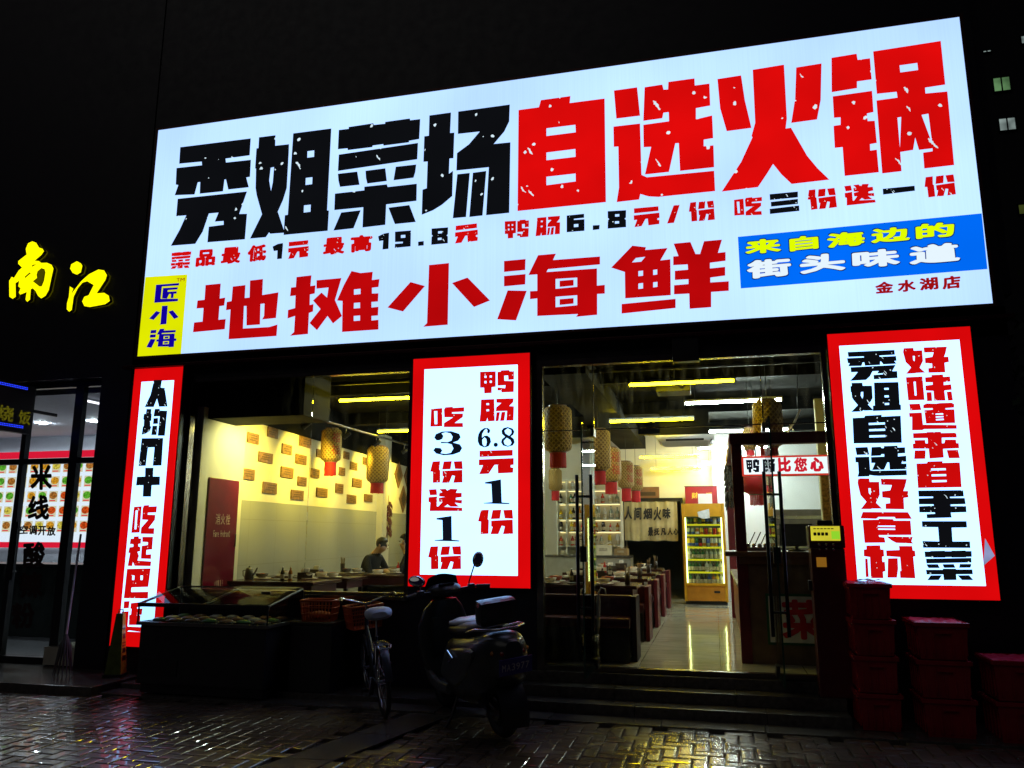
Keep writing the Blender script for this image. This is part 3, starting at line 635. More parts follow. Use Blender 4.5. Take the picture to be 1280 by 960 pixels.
def lightbox(name, lab, x0, x1, z0, z1, y, bw, bt):
    b = thing(name, lab, 'sign', ((x0+x1)/2, y+.05, z0), group='tall red-bordered light boxes')
    MB().b2((x0-.012, y+.004, z0-.012), (x1+.012, y+.118, z1+.012), .003).build('case', black, b, True)
    m = MB(); m.add([(x0+bw, y, z0+bt), (x1-bw, y, z0+bt), (x1-bw, y, z1-bt), (x0+bw, y, z1-bt)], [(0, 1, 2, 3)]); m.build('lit_face', panface, b, True)
    m = MB()
    for q in (((x0, z0), (x1, z0), (x1-bw, z0+bt), (x0+bw, z0+bt)), ((x1, z0), (x1, z1), (x1-bw, z1-bt), (x1-bw, z0+bt)), ((x1, z1), (x0, z1), (x0+bw, z1-bt), (x1-bw, z1-bt)), ((x0, z1), (x0, z0), (x0+bw, z0+bt), (x0+bw, z1-bt))):
        m.add([(a[0], y, a[1]) for a in q], [(0, 1, 2, 3)])
    m.build('red_border', rdb, b, True); return b
PY = -.12
b = lightbox('light_box', 'narrow tall light box of black and red characters beside the neighbouring shop', -6.652, -5.985, .37, 3.545, PY, .11, .16)
Lettering(PY-.003).own('人', '均', '几', '十').chars('character', bks, b, 'black upper character')
Lettering(PY-.003).own('吃', '起', '巴', '适').chars('character', rds, b, 'red lower character')
b = lightbox('light_box', 'light box with large serif numerals between window and doors', -3.095, -1.797, 1.077, 3.477, PY, .13, .12)
Lettering(PY-.003).own('鸭', '肠', '元', '份').put('吃', 'o', '58 42 242 34 240 148 56 150').put('份', 'o', '54 334 234 332 232 452 56 452').own('送').put('份', 'o', '42 798 226 796 224 924 46 924').chars('character', rds, b, 'red character')
Lettering(PY-.003).own('六', 'serif1', 'serif3').put('serif1', 'o', '346 438 488 430 488 568 348 568').chars('character', bkp, b, 'black serif numeral')
b = lightbox('light_box', 'wide light box with two columns of characters behind the red crates', 1.134, 2.372, 1.046, 3.495, PY, .1, .12)
Lettering(PY-.003).own('好', '味', '道', '来').put('自', 'h', '214 412 694 400 722 690 240 698').put('好', 'j', '78 54 508 54 526 320 100 322').own('食', '材').chars('character', rds, b, 'red character')
Lettering(PY-.003).own('手', '工').put('菜', 'i', '176 630 600 626 626 890 206 890').put('秀', 'v', '150 130 310 122 318 214 160 224').put('姐', 'v', '162 230 322 226 328 318 166 324').put('自', 'v', '168 338 326 330 332 424 174 426').put('选', 'v', '176 438 342 432 348 530 184 534').chars('character', bks, b, 'black character')
m = MB(); q = [px('v', p) for p in P_('600 734 631 790 595 822')]
a = [at(*q[0], PY-.006), at(*q[1], PY-.035), at(*q[2], PY-.006)]
m.add(a+[p+V((0, .003, 0)) for p in a], [(0, 1, 2), (3, 5, 4), (0, 3, 4, 1), (1, 4, 5, 2), (2, 5, 3, 0)])
m.build('peeling_corner', glow('peeled_film', (.32, .36, .62), .9, .25, 9), b, True)
# ------------------------------------------------------------------ glowing channel letters and the neighbouring shop on the left
N = thing('neighbour_building', 'dark neighbouring building with a small glazed noodle shop at its foot', 'building', (-10, .2, 0))
m = MB(); m.b2((-16, .0, 3.5), (-6.80, .4, 9.2)); m.b2((-7.22, .0, 0), (-6.80, .4, 3.5)); m.b2((-16, .41, 3.5), (-6.95, 9, 9.2)); m.b2((-16, .0, 0), (-11.5, .4, 3.5))
m.build('front_wall', dark, N, True)
neonm = glow('yellow_neon', (1., .93, .0), 1.35, .1, 3)
for nm, lab in (('南', 'glowing yellow brush-script character with a roof-like top stroke'), ('江', 'glowing yellow brush-script character with three dots, beside the big sign')):
    L = Lettering(-.06); L.own(nm)
    p = L.v[0]; t = thing('channel_letter', lab, 'sign', (p.x, 0, p.z), group='yellow glowing letters on the neighbouring wall')
    L.build('lit_face', neonm, t, True)
    m = MB()
    for g_ in traced(nm):
        pts = [at(*q, -.058) for q in g_[0]]; n_ = len(pts)
        m.add(pts+[q+V((0, .05, 0)) for q in pts], [(i, (i+1) % n_, n_+(i+1) % n_, n_+i) for i in range(n_)])
    m.build('letter_side', mat('letter_side', (.3, .25, .02), .5), t, True)
# glazed front of the noodle shop
KY = .2
fr = MB()
def bar(a, b, w_=.05): fr.box(((a[0]+b[0])/2, KY, (a[1]+b[1])/2), (abs(a[0]-b[0])+w_, .07, abs(a[1]-b[1])+w_))
z577 = 2.5
bar((-11.5, z577), (-7.27, z577), .07); bar((-11.5, 3.46), (-7.27, 3.46), .06)
pL, pR = at(30, 640, KY).x, at(97, 560, KY).x
for xx, w_ in ((pL-.1, .07), (pR-.02, .12), (-7.27, .05), (-9.9, .07)): fr.box((xx, KY, 1.8), (w_, .075, 3.4))
bar((-11.5, .12), (-7.27, .12), .08)
fr.build('shop_front_frame', blackp, N, True)
m = MB(); m.b2((-11.5, KY-.004, .17), (-7.29, KY+.004, 3.43)); m.build('shop_front_glass', clear, N, True)
m = MB(); m.tube([(pL+.02, KY-.1, 1.05), (pL+.02, KY-.1, 1.75)], .016); m.tube([(pL+.02, KY-.03, 1.15), (pL+.02, KY-.1, 1.15)], .01); m.tube([(pL+.02, KY-.03, 1.65), (pL+.02, KY-.1, 1.65)], .01); m.build('door_handle', black, N, True)
cool = mat('cool_white', (.6, .62, .68), .7, var=.05)
m = MB(); m.b2((-15, 4.2, .1), (-6.97, 4.3, 3.6)); m.b2((-15, .45, 3.4), (-6.97, 4.2, 3.48)); m.b2((-7.0, .45, .1), (-6.97, 4.2, 3.4)); m.build('room_wall', cool, N, True)
o = thing('serving_counter', 'dark serving counter inside the noodle shop below the menu board', 'counter', (-10, 2.4, .1))
MB().b2((-14, 2.1, .1), (-7.6, 2.7, 1.12), .01).build('cabinet', mat('dark_green_cabinet', (.02, .03, .028), .4), o, True); MB().b2((-14.05, 2.05, 1.121), (-7.55, 2.75, 1.16), .006).build('counter_top', blackp, o, True)
m = MB(); m.b2((-15, .41, .085), (-6.97, 4.2, .1)); m.build('room_floor', mat('grey_floor', (.03, .03, .032), .4), N, True)
m = MB()
for a in (at(52, 540, 2.6), at(117, 531, 2.6), at(18, 535, 1.8)):
    m.lathe([(.05, 3.385), (.05, 3.398)], (a.x, a.y, 0), 12)
m.build('downlight', glow('cool_downlight', (.78, .88, 1.), 900), N, True)
o = thing('tube_lamp', 'slim white tube on the ceiling of the noodle shop', 'lamp', (-8.1, 1.5, 3.36))
MB().tube([(0, -.9, 0), (0, .9, 0)], .014).build('tube', glow('dim_tube', (.85, .8, .9), 2.2), o); MB().box((0, 0, .025), (.04, 1.8, .02)).build('tube_holder', whitew, o)
# menu board
mb = thing('menu_board', 'lit noodle-shop menu board of small dish photos in a red border', 'menu', (-11.5, 4.1, 1.3))
x0, x1, z0, z1 = -13.6, -10.35, 1.36, 3.12
def pl(m, a, b, c, d, y): m.add([(a, y, c), (b, y, c), (b, y, d), (a, y, d)], [(0, 1, 2, 3)]); return m
pl(MB(), x0, x1, z0, z1, 4.12).build('board', glow('menu_white', (.78, .85, 1.), 1.05), mb, True)
m = MB(); pl(m, x0, x1, z1-.13, z1, 4.115); pl(m, x0, x1, z0, z0+.1, 4.115); m.build('red_border', glow('menu_red', (.75, .01, .04), 1.), mb, True)
foodm = [glow('dish_print_%d' % i, c, .95, .7, 30) for i, c in enumerate(((.8, .35, .02), (.7, .08, .01), (.12, .45, .03), (.75, .6, .08), (.5, .18, .03), (.08, .3, .75)))]
for r in range(5):
    for k in range(13):
        xx = x0+.06+k*.245; zz = z1-.4-r*.27; c = random.choice(foodm[:5]) if k < 11 else foodm[5]
        m = MB(); pl(m, xx, xx+.19, zz, zz+.2, 4.112); m.build('dish_panel', glow('menu_panel', (.8, .72, .5), .85) if k < 11 else foodm[5], mb, True)
        d = MB(); d.add([(xx+.095+.088*cos(t*pi/6), 4.108, zz+.12+.068*sin(t*pi/6)) for t in range(12)], [tuple(range(12))]); d.build('dish_picture', random.choice(foodm[:5]), mb, True)
        d = MB(); pl(d, xx+.02, xx+.15, zz+.015, zz+.035, 4.108); d.build('price_strip', glow('menu_red', (.75, .01, .04), 1.), mb, True)
# film lettering on the noodle-shop door
dl = mat('dark_film', (.03, .004, .006), .6)
L = Lettering(KY-.008)
for c, q in (('米', '140 112 242 108 240 232 140 230'), ('线', '132 258 224 250 228 368 126 370'), ('空', '92 394 130 392 128 432 90 434'), ('调', '134 394 172 394 170 438 132 436'), ('开', '176 396 214 396 212 440 174 440'), ('放', '218 398 258 398 256 442 216 442'), ('酸', '108 474 212 466 206 590 104 592'), ('辣', '88 612 194 604 196 728 90 730'), ('粉', '54 752 160 748 160 868 52 870')):
    L.font(c, 'x', q, .045)
L.chars('door_character', dl, N, 'dark red film character on the glass door')
# LED blade sign
bx = -8.2
bl = thing('led_sign', 'small LED board with blue light rows and dim yellow characters', 'sign', (bx, -.6, 2.85))
m = MB(); m.b2((bx-.08, -1.3, 2.82), (bx, .0, 3.42)); m.build('case', mat('led_black', (.02, .006, .008), .5), bl, True)
m = MB(); m.b2((bx-.05, -.02, 3.1), (bx-.03, .42, 3.14)); m.build('bracket', black, bl, True)
for zz in (2.88, 3.36):
    m = MB()
    for z in (zz, zz+.02):
        y = -1.28
        while y < -.12: m.b2((bx+.001, y, z), (bx+.005, y+.012, z+.01)); y += .024
    m.build('led_row', glow('blue_led', (.02, .05, 1.), 1.6), bl, True)
L = MB()
def sideglyph(ch, y0, y1, z0, z1):
    vs, fs = fat(ch, .035); m = MB(); m.add([(bx+.004+i*.0002, y0+(y1-y0)*u, z1-(z1-z0)*v) for u, v, i in vs], fs); m.build('led_character', glow('dim_led', (.4, .36, .02), .22, .7, 40), bl, True)
sideglyph('烧', -.5, -.27, 2.93, 3.12); sideglyph('饭', -.2, -.02, 2.93, 3.1)
# leaning stick, floor sign
o = thing('mop', 'pale mop handle leaning against the dark wall beside the noodle shop', 'mop')
a, b_ = at(101, 668, -.02), at(83, 793, -.45)
MB().tube([b_, a], .012).build('handle', mat('pale_stick', (.55, .55, .6), .5), o, True)
m = MB()
for k in range(14): 
    t = 2*pi*k/14; m.tube([b_, b_+V((.05*cos(t), .05*sin(t), -.12)), V((b_.x+.1*cos(t), b_.y+.09*sin(t), .1))], [.012, .012, .005], 6)
m.build('mop_head', mat('grey_rag', (.12, .12, .12), .9), o, True)
p = at(144, 845, -.3); p.z = .085
o = thing('floor_sign', 'slim yellow caution pylon standing at the foot of the narrow light box', 'caution sign', p, R(20))
yl = mat('yellow_sign', (.55, .32, .02), .4, var=.3, scale=12); gl = mat('unlit_sign_side', (.12, .16, .02), .4, var=.3, scale=12)
rg = lambda k, z: [V((x*k, y*k, z)) for x, y in ((-1, -1), (1, -1), (1, 1), (-1, 1))]
q = MB(); a0, a1 = rg(.085, .03), rg(.035, .66); q.add(a0+a1, [(0, 1, 5, 4), (4, 5, 6, 7)]); q.build('front_panel', gl, o)  # front panel in a darker copy: its unlit side is put into the colour
q = MB(); q.add(a0+a1, [(1, 2, 6, 5), (2, 3, 7, 6), (3, 0, 4, 7)]); q.build('side_panel', yl, o)
MB().box((0, 0, .015), (.2, .2, .03), None, .008).build('foot', blackp, o)
q = MB(); q.tube([(-.025, 0, .655), (-.02, 0, .7), (.02, 0, .7), (.025, 0, .655)], .007, 6); q.build('carry_handle', yl, o)
q = MB()
for z, h in ((.5, .02), (.42, .05), (.35, .012), (.32, .012), (.27, .05), (.19, .05)):
    k = .085-.05*(z-.03)/.63+.0015; q.box((k, 0, z), (.003, k*1.3, h), M4.Rotation(-.08, 3, 'Y'))
q.build('dark_marking', blackp, o)

# ------------------------------------------------------------------ far building and the tree at the right edge
A = thing('apartment_building', 'far dark apartment block with a few dim greenish lit windows', 'building', (24, 38, 0))
MB().b2((9, 35.5, -.1), (40, 45, 42)).build('wall', mat('far_wall', (.02, .02, .024), .8), A, True)
lit = glow('lit_window', (.16, .34, .14), .85, .7, .9); lit2 = glow('lit_window_cool', (.3, .38, .36), .8, .8, 1.1); lit3 = glow('lit_window_dim', (.08, .1, .02), .5, .5, 1)
dkw = mat('dark_window', (.01, .012, .016), .15)
def win(x, z, w_, h, mt):
    fr_ = MB(); t = .06
    fr_.b2((x-t, 35.4, z-t), (x+w_+t, 35.5, z)); fr_.b2((x-t, 35.4, z+h), (x+w_+t, 35.5, z+h+t)); fr_.b2((x-t, 35.4, z), (x, 35.5, z+h)); fr_.b2((x+w_, 35.4, z), (x+w_+t, 35.5, z+h)); fr_.b2((x+w_*.5-.03, 35.42, z), (x+w_*.5+.03, 35.5, z+h))
    f_ = fr_.build('window', black, A, True); pl(MB(), x, x+w_, z, z+h, 35.47).build('pane', mt, f_, True)
for (xa, ya, xb, yb, mt) in ((1243, 96, 1261, 115, lit), (1250, 147, 1268, 164, lit2), (1277, 44, 1290, 55, lit2), (1274, 255, 1290, 268, lit3), (1229, 63, 1238, 66, lit2)):
    p, q = at(xa, yb, 35.47), at(xb, ya, 35.47); win(p.x, p.z, q.x-p.x, q.z-p.z, mt)
for k in range(5):
    for r in range(8):
        if random.random() < .7: win(17.5+k*2.6, 8+r*3, 1.1, 1.3, dkw)
T = thing('street_tree', 'dark leafy tree at the right edge beside the wide light box', 'tree', (3.55, .3, 0))
m = MB(); m.tube([(0, 0, -.05), (.02, .02, 1.2), (-.04, 0, 2.4), (0, .05, 3.4)], [.11, .085, .07, .03], 9)
for k in range(9):
    t = k*2.4; z = 1.9+k*.17; m.tube([(0, 0, z), (.3*cos(t), .3*sin(t), z+.3), (.65*cos(t), .65*sin(t), z+.5)], [.03, .02, .008], 6)
m.build('trunk', mat('bark', (.06, .045, .03), .9, var=.4, bump=.5), T)
m = MB()
for k in range(1500):
    a = V((random.gauss(0, .33), random.gauss(0, .33), random.gauss(3.0, .5))); n_ = V((random.gauss(0, 1), random.gauss(0, 1), random.gauss(0, 1))).normalized(); t_ = n_.orthogonal().normalized(); s_ = random.uniform(.03, .06)
    b_ = n_.cross(t_); m.add([a-t_*s_*1.5, a-b_*s_*.6, a+t_*s_*1.5, a+b_*s_*.6], [(0, 1, 2, 3)])
m.build('crown', mat('leaf', (.035, .06, .025), .5, var=.5, scale=3), T, bumpy=True)

# ------------------------------------------------------------------ lamps of the shop
def tubelamp(cx, y, z, L, mt, lab, grp):
    o = thing('tube_lamp', lab, 'lamp', (cx, y, z), group=grp)
    MB().tube([(-L/2, 0, 0), (L/2, 0, 0)], .016, 8).build('tube', mt, o)
    m = MB(); m.box((0, 0, .032), (L+.04, .04, .03), None, .004); 
    for s in (-1, 1): m.box((s*(L/2+.012), 0, .008), (.02, .034, .05))
    m.build('tube_holder', whitew, o)
    m = MB(); 
    for s in (-1, 1): m.tube([(s*L*.4, 0, .045), (s*L*.4, 0, max(.06, 3.72-z))], .003, 5)
    m.build('hanging_wire', black, o)
GW, GC = 'warm ceiling tubes', 'cool white ceiling tubes'
for (a, b, y, mt, lab, g_) in (((787, 483), (917, 474), 1.03, warmtube, 'warm tube lamp nearest the door, behind the hanging black box', GW), ((763, 527), (866, 524), 3.98, warmtube, 'warm tube lamp above the booth aisle just over the door transom', GW),
        ((857, 504), (976, 500), 2.5, whitetube, 'cool white tube lamp in front of the woven lantern by the counter', GC), ((865, 541), (985, 536), 5.6, whitetube, 'cool white tube lamp beside the air conditioner cassette', GC),
        ((873, 562), (972, 557), 7.4, whitetube, 'cool white tube lamp behind the air conditioner cassette', GC), ((800, 571), (873, 571), 8.0, warmtube, 'warm tube lamp in front of the far wall, upper one', GW), ((814, 586), (877, 586), 8.75, warmtube, 'warm tube lamp close to the far wall, lower one', GW),
        ((530, 512), (645, 508), 2.5, whitetube, 'cool white tube lamp hidden behind the light box with numerals, the nearer one', GC), ((545, 546), (622, 543), 5.6, whitetube, 'cool white tube lamp hidden behind the light box with numerals, the farther one', GC),
        ((878, 580), (960, 576), 8.6, whitetube, 'cool white tube lamp over the drinks fridge', GC),
        ((425, 502), (560, 494), 1.28, warmtube, 'warm tube lamp behind the window, the nearer one', GW), ((473, 540), (575, 536), 4.28, warmtube, 'warm tube lamp behind the window, the farther one', GW)):
    p, q = at(*a, y), at(*b, y); tubelamp((p.x+q.x)/2, y, (p.z+q.z)/2, q.x-p.x, mt, lab, g_)
# spot lamps on a track along the left wall
tr = thing('track_rail', 'black lamp track running along the cream wall behind the window', 'lamp track', wl(0, 0, .9))
m = MB(); m.tube([wl(1.0, 3.14, .9), wl(8.2, 3.33, .9)], .018); m.build('rail', black, tr, True)
for i, (s, pos) in enumerate(((1.15, 'at the window end of the track'), (2.6, 'second along the track'), (4.0, 'third along the track'), (5.6, 'fourth along the track'), (7.3, 'at the far end of the track'))):
    z = 3.1+.026*s; p = wl(s, z-.12, .9); tgt = wl(s+.25, 2.55, 0); d = (tgt-p).normalized()
    o = thing('spot_lamp', 'small black spot lamp aimed at the cream wall, '+pos, 'lamp', p, group='spot lamps on the track')
    q = d.to_track_quat('-Z', 'Y').to_matrix()
    MB().lathe([(.022, .09), (.032, .08), (.036, -.03), (.04, -.04)], (0, 0, 0), 14, q).build('lamp_head', blackp, o)
    m = MB(); m.lathe([(.0, -.036), (.033, -.036)], (0, 0, 0), 14, q); m.build('lens', glow('spot_lens', (1, .85, .5), 6.), o)
    MB().tube([(0, 0, .02), (0, 0, .12)], .01, 6).build('stem', blackp, o)
    ld = bpy.data.lights.new('bulb', 'SPOT'); ld.energy = 215; ld.color = (1., .72, .07); ld.spot_size = R(95); ld.spot_blend = .9; ld.shadow_soft_size = .03
    lo = bpy.data.objects.new('bulb', ld); COL.objects.link(lo); lo.parent = o; lo.location = d*.06; lo.rotation_euler = q.to_euler()
# a warm downlight over the fire hydrant column
o = thing('spot_lamp', 'small black spot lamp aimed at the column above the maroon cabinet', 'lamp', wl(.72, 3.03, .62), group='spot lamps on the track')
MB().lathe([(.03, .08), (.035, -.03), (.04, -.04)], (0, 0, 0), 14).build('lamp_head', blackp, o)
ld = bpy.data.lights.new('bulb', 'SPOT'); ld.energy = 75; ld.color = (1., .9, .3); ld.spot_size = R(130); ld.spot_blend = 1; ld.shadow_soft_size = .03
lo = bpy.data.objects.new('bulb', ld); COL.objects.link(lo); lo.parent = o; lo.location = (0, 0, -.06); lo.rotation_euler = (R(0), R(48), 0)

# ------------------------------------------------------------------ lanterns
weave = mat('woven_bamboo', (.36, .24, .07), .6, var=.2, scale=10)
def weavemat():
    m = weave; n = m.node_tree; b = n.nodes['Principled BSDF']; tc = n.nodes.new('ShaderNodeTexCoord'); sp = n.nodes.new('ShaderNodeSeparateXYZ'); n.links.new(tc.outputs['Object'], sp.inputs[0])
    at2 = n.nodes.new('ShaderNodeMath'); at2.operation = 'ARCTAN2'; n.links.new(sp.outputs['X'], at2.inputs[0]); n.links.new(sp.outputs['Y'], at2.inputs[1])
    def stripe(sgn):
        a = n.nodes.new('ShaderNodeMath'); a.operation = 'MULTIPLY'; a.inputs[1].default_value = 18.; n.links.new(at2.outputs[0], a.inputs[0])
        z = n.nodes.new('ShaderNodeMath'); z.operation = 'MULTIPLY'; z.inputs[1].default_value = 100.*sgn; n.links.new(sp.outputs['Z'], z.inputs[0])
        s = n.nodes.new('ShaderNodeMath'); n.links.new(a.outputs[0], s.inputs[0]); n.links.new(z.outputs[0], s.inputs[1])
        c = n.nodes.new('ShaderNodeMath'); c.operation = 'SINE'; n.links.new(s.outputs[0], c.inputs[0]); return c.outputs[0]
    mn = n.nodes.new('ShaderNodeMath'); mn.operation = 'MAXIMUM'; n.links.new(stripe(1), mn.inputs[0]); n.links.new(stripe(-1), mn.inputs[1])
    cr = n.nodes.new('ShaderNodeValToRGB'); cr.color_ramp.elements[0].position = .35; cr.color_ramp.elements[1].position = .75
    cr.color_ramp.elements[0].color = (.24, .14, .035, 1); cr.color_ramp.elements[1].color = (.5, .34, .1, 1); n.links.new(mn.outputs[0], cr.inputs[0]); n.links.new(cr.outputs[0], b.inputs['Base Color'])
    bp = n.nodes.new('ShaderNodeBump'); bp.inputs['Strength'].default_value = .6; bp.inputs['Distance'].default_value = .01; n.links.new(mn.outputs[0], bp.inputs['Height']); n.links.new(bp.outputs[0], b.inputs['Normal'])
weavemat()
plainpaper = mat('lantern_cloth', (.5, .34, .09), .6, var=.15)
redink = mat('red_print', (.4, .03, .02), .6)
def lantern(pxc, ptop, pbot, tailb, Y, lab, red, grp, r=None, prn=True):
    t, b_ = at(pxc, ptop, Y), at(pxc, pbot, Y); h = t.z-b_.z; tl = b_.z-at(pxc, tailb, Y).z; r = r or h*.31
    o = thing('lantern', lab, 'lantern', (t.x, Y, b_.z), random.uniform(0, 3), grp)
    rm = r*.62; prof = [(rm, 0), (r*.88, .025), (r*.98, h*.1), (r, h*.5), (r*.98, h*.9), (r*.88, h-.025), (rm, h)]
    MB().lathe(prof, (0, 0, 0), 28).build('lantern_body', redcl if red else weave, o)
    m = MB(); m.lathe([(rm+.004, -.012), (rm+.004, .012)], n=24); m.lathe([(rm+.004, h-.012), (rm+.004, h+.012)], n=24); m.build('lantern_hoop', wood, o)
    m = MB(); n_ = 26
    for k in range(n_):
        a0, a1 = 2*pi*k/n_, 2*pi*(k+.92)/n_; L2 = tl*random.uniform(.94, 1.); rr = rm*.92
        m.add([(rr*cos(a0), rr*sin(a0), -.012), (rr*cos(a1), rr*sin(a1), -.012), (rr*1.03*cos(a1), rr*1.03*sin(a1), -L2), (rr*1.03*cos(a0), rr*1.03*sin(a0), -L2)], [(0, 1, 2, 3)])
    m.build('fringe', redcl, o)
    MB().tube([(0, 0, h), (0, 0, max(h+.1, 3.72-b_.z))], .004, 5).build('hanging_cord', black, o)
    if prn:
        m = MB(); vs, fs = fontglyph('福', 0.); rz = o.rotation_euler.z; a0 = math.atan2(-8-Y, -t.x)-rz+.5
        for q in range(2):
            m.add([((r*1.012)*cos(a0+(u-.5)*.9), (r*1.012)*sin(a0+(u-.5)*.9), h*(.86-.36*q)-v*h*.3) for u, v in vs], fs)
        m.build('red_character', redink, o)
    return o
GL = 'woven lanterns over the tables'
lantern(415, 536, 577, 595, 3.4, 'woven lantern with red fringe behind the window, in front of the plaque wall', False, GL)
lantern(473, 558, 603, 617, 4.6, 'plain yellow lantern with red fringe behind the window, beside the spot lamps', False, GL, prn=False)
lantern(697, 508, 565, 585, 1.9, 'largest woven lantern behind the glass left of the open door', False, GL, prn=False)
lantern(694, 586, 613, 626, 6.5, 'small far woven lantern hanging beyond the largest lantern', False, GL, prn=False)
lantern(747, 537, 588, 606, 3.2, 'woven lantern half hidden behind the left door leaf', False, GL, prn=False)
lantern(763, 560, 602, 618, 5.0, 'woven lantern with red characters at the head of the aisle row', False, GL)
lantern(782, 577, 610, 627, 6.6, 'woven lantern in the middle of the aisle row', False, GL)
lantern(794, 583, 613, 628, 7.7, 'woven lantern farthest along the aisle row', False, GL)
lantern(958, 501, 559, 570, 1.3, 'woven lantern hanging above the red-framed lit sign at the counter', False, GL, prn=False)
lantern(936, 535, 562, 570, 3.4, 'smaller woven lantern behind the one above the counter', False, GL)
lantern(945, 588, 618, 632, 3.0, 'red cloth lantern hanging below the lit counter sign', True, None, r=.17)
# ------------------------------------------------------------------ things on the left wall
def wquad(m, c, w_, h, off, bev=.004, diamond=False):
    rot = ROTW @ M4.Rotation(R(45), 3, 'X') if diamond else ROTW
    return m.box(c+WN*off, (.016, w_, h), rot, bev)
plm = mat('brown_plaque', (.17, .09, .025), .6, var=.6, scale=26, bump=.2)
ROWS = [(330, 303, 38, 38), (256, 324, 42, 40), (383, 365, 36, 38), (452, 338, 44, 38), (303, 396, 52, 38), (436, 403, 40, 36), (384, 452, 46, 40), (238, 458, 46, 40), (440, 485, 32, 34), (489, 455, 32, 34), (319, 510, 52, 42), (422, 536, 46, 36), (515, 527, 40, 34), (580, 512, 28, 36), (634, 428, 26, 30), (647, 491, 34, 32), (626, 552, 34, 32), (689, 548, 30, 28), (680, 410, 22, 28), (590, 448, 22, 30), (505, 380, 20, 30), (607, 388, 20, 28)]
LEV = ['top', 'second', 'third', 'fourth', 'lowest']
srt = sorted(ROWS, key=lambda t: t[0])
for i, (x, y, w_, h) in enumerate(srt):
    cx, cy = 230+x/3, 440+y/3; c = atw(cx, cy)
    a, b = atw(cx-w_/6, cy), atw(cx+w_/6, cy); ww = (b-a).length; hh = abs(atw(cx, cy-h/6).z-atw(cx, cy+h/6).z)
    o = thing('wall_plaque', 'brown printed plaque on the cream wall, number %d of 22 counted from the window end' % (i+1), 'plaque', c, TH, 'printed plaques on the cream wall')
    MB().box((.012, 0, 0), (.018, ww, hh), None, .003).build('plaque_board', plm, o)
    m = MB()
    for r in range(3): m.box((.0225, random.uniform(-.1, .1)*ww, hh*(.25-.22*r)), (.002, ww*random.uniform(.4, .7), hh*.07))
    m.build('print_line', mat('dark_print', (.05, .03, .015), .7), o)
for x, y, lab in ((803, 460, 'upper left'), (838, 468, 'upper right'), (820, 552, 'lower')):
    c = atw(230+x/3, 440+y/3); o = thing('wall_plaque', 'diamond-shaped brown plaque on the far cream wall, %s of the three' % lab, 'plaque', c, TH, 'diamond plaques on the far wall')
    MB().box((.012, 0, 0), (.018, .42, .42), M4.Rotation(R(45), 3, 'X'), .003).build('plaque_board', plm, o)
    MB().box((.0225, 0, 0), (.002, .24, .24), M4.Rotation(R(45), 3, 'X')).build('print_line', mat('dark_print', (.05, .03, .015), .7), o)
# fire hydrant cabinet
cz1, cz0 = 2.27, .32
o = thing('hydrant_cabinet', 'tall maroon fire hydrant cabinet door let into the column by the window', 'cabinet', wl(.66, .3, .07), TH)
cab = mat('maroon_glass', (.12, .005, .022), .12, var=.1, spec=.6)
MB().box((.012, 0, 1.0), (.024, .72, 1.96), None, .004).build('door', cab, o)
MB().tube([(.03, .3, 1.3), (.05, .3, 1.3), (.05, .3, 1.15), (.03, .3, 1.15)], .008, 6).build('handle', black, o)
gold = mat('pale_gold_print', (.42, .3, .22), .5)
def wallfont(txt, y0, y1, z0, z1, bold=0.):
    m = MB(); n_ = len(txt)
    for i, ch in enumerate(txt):
        if ch == ' ': continue
        vs, fs = fontglyph(ch, bold); a = y0+(y1-y0)*i/n_; b = a+(y1-y0)/n_*(.36 if ch.isdigit() else .82); zz = z1 if ch not in 'aceimnorsuvwxzy' else z0+(z1-z0)*.68
        m.add([(.026, a+(b-a)*u, zz-(zz-z0)*v) for u, v in vs], fs)
    return m
wallfont('消火栓', -.17, .2, 1.42, 1.55).build('lettering', gold, o); wallfont('Fire Hydrant', -.2, .2, 1.27, 1.35).build('lettering', gold, o)
wallfont('火警119', -.1, .13, .66, .75).build('lettering', gold, o)
# garlands of chillies
def garland(a, b, n_, r, mt, lab, mix):
    o = thing('chilli_garland', lab, 'garland', a, 0, 'hanging garlands')
    L = (b-a).length; MB().tube([(0, 0, .12), (0, 0, -L)], .006, 5).build('string', kraft, o)
    m = MB()
    for k in range(n_):
        t = random.random(); an = random.uniform(0, 2*pi); p = V((r*.5*cos(an), r*.5*sin(an), -L*t)); q = p+V((r*.6*cos(an), r*.6*sin(an), -random.uniform(.05, .1)))
        m.tube([p, (p+q)/2+V((0, 0, .015)), q], [.016, .015, .002], 6)
    m.build('pods', mt, o); return o
garland(atw(486, 626, .15), atw(486, 668, .15), 130, .075, mat('dried_chilli', (.1, .015, .015), .35), 'dark red chilli garland on the far wall above the diners', 0)
garland(at(910, 582, 3.2), at(909, 632, 3.2), 110, .06, mat('dark_garlic', (.03, .03, .022), .5), 'blackish garland hanging on the red post beside the drinks fridge', 0)

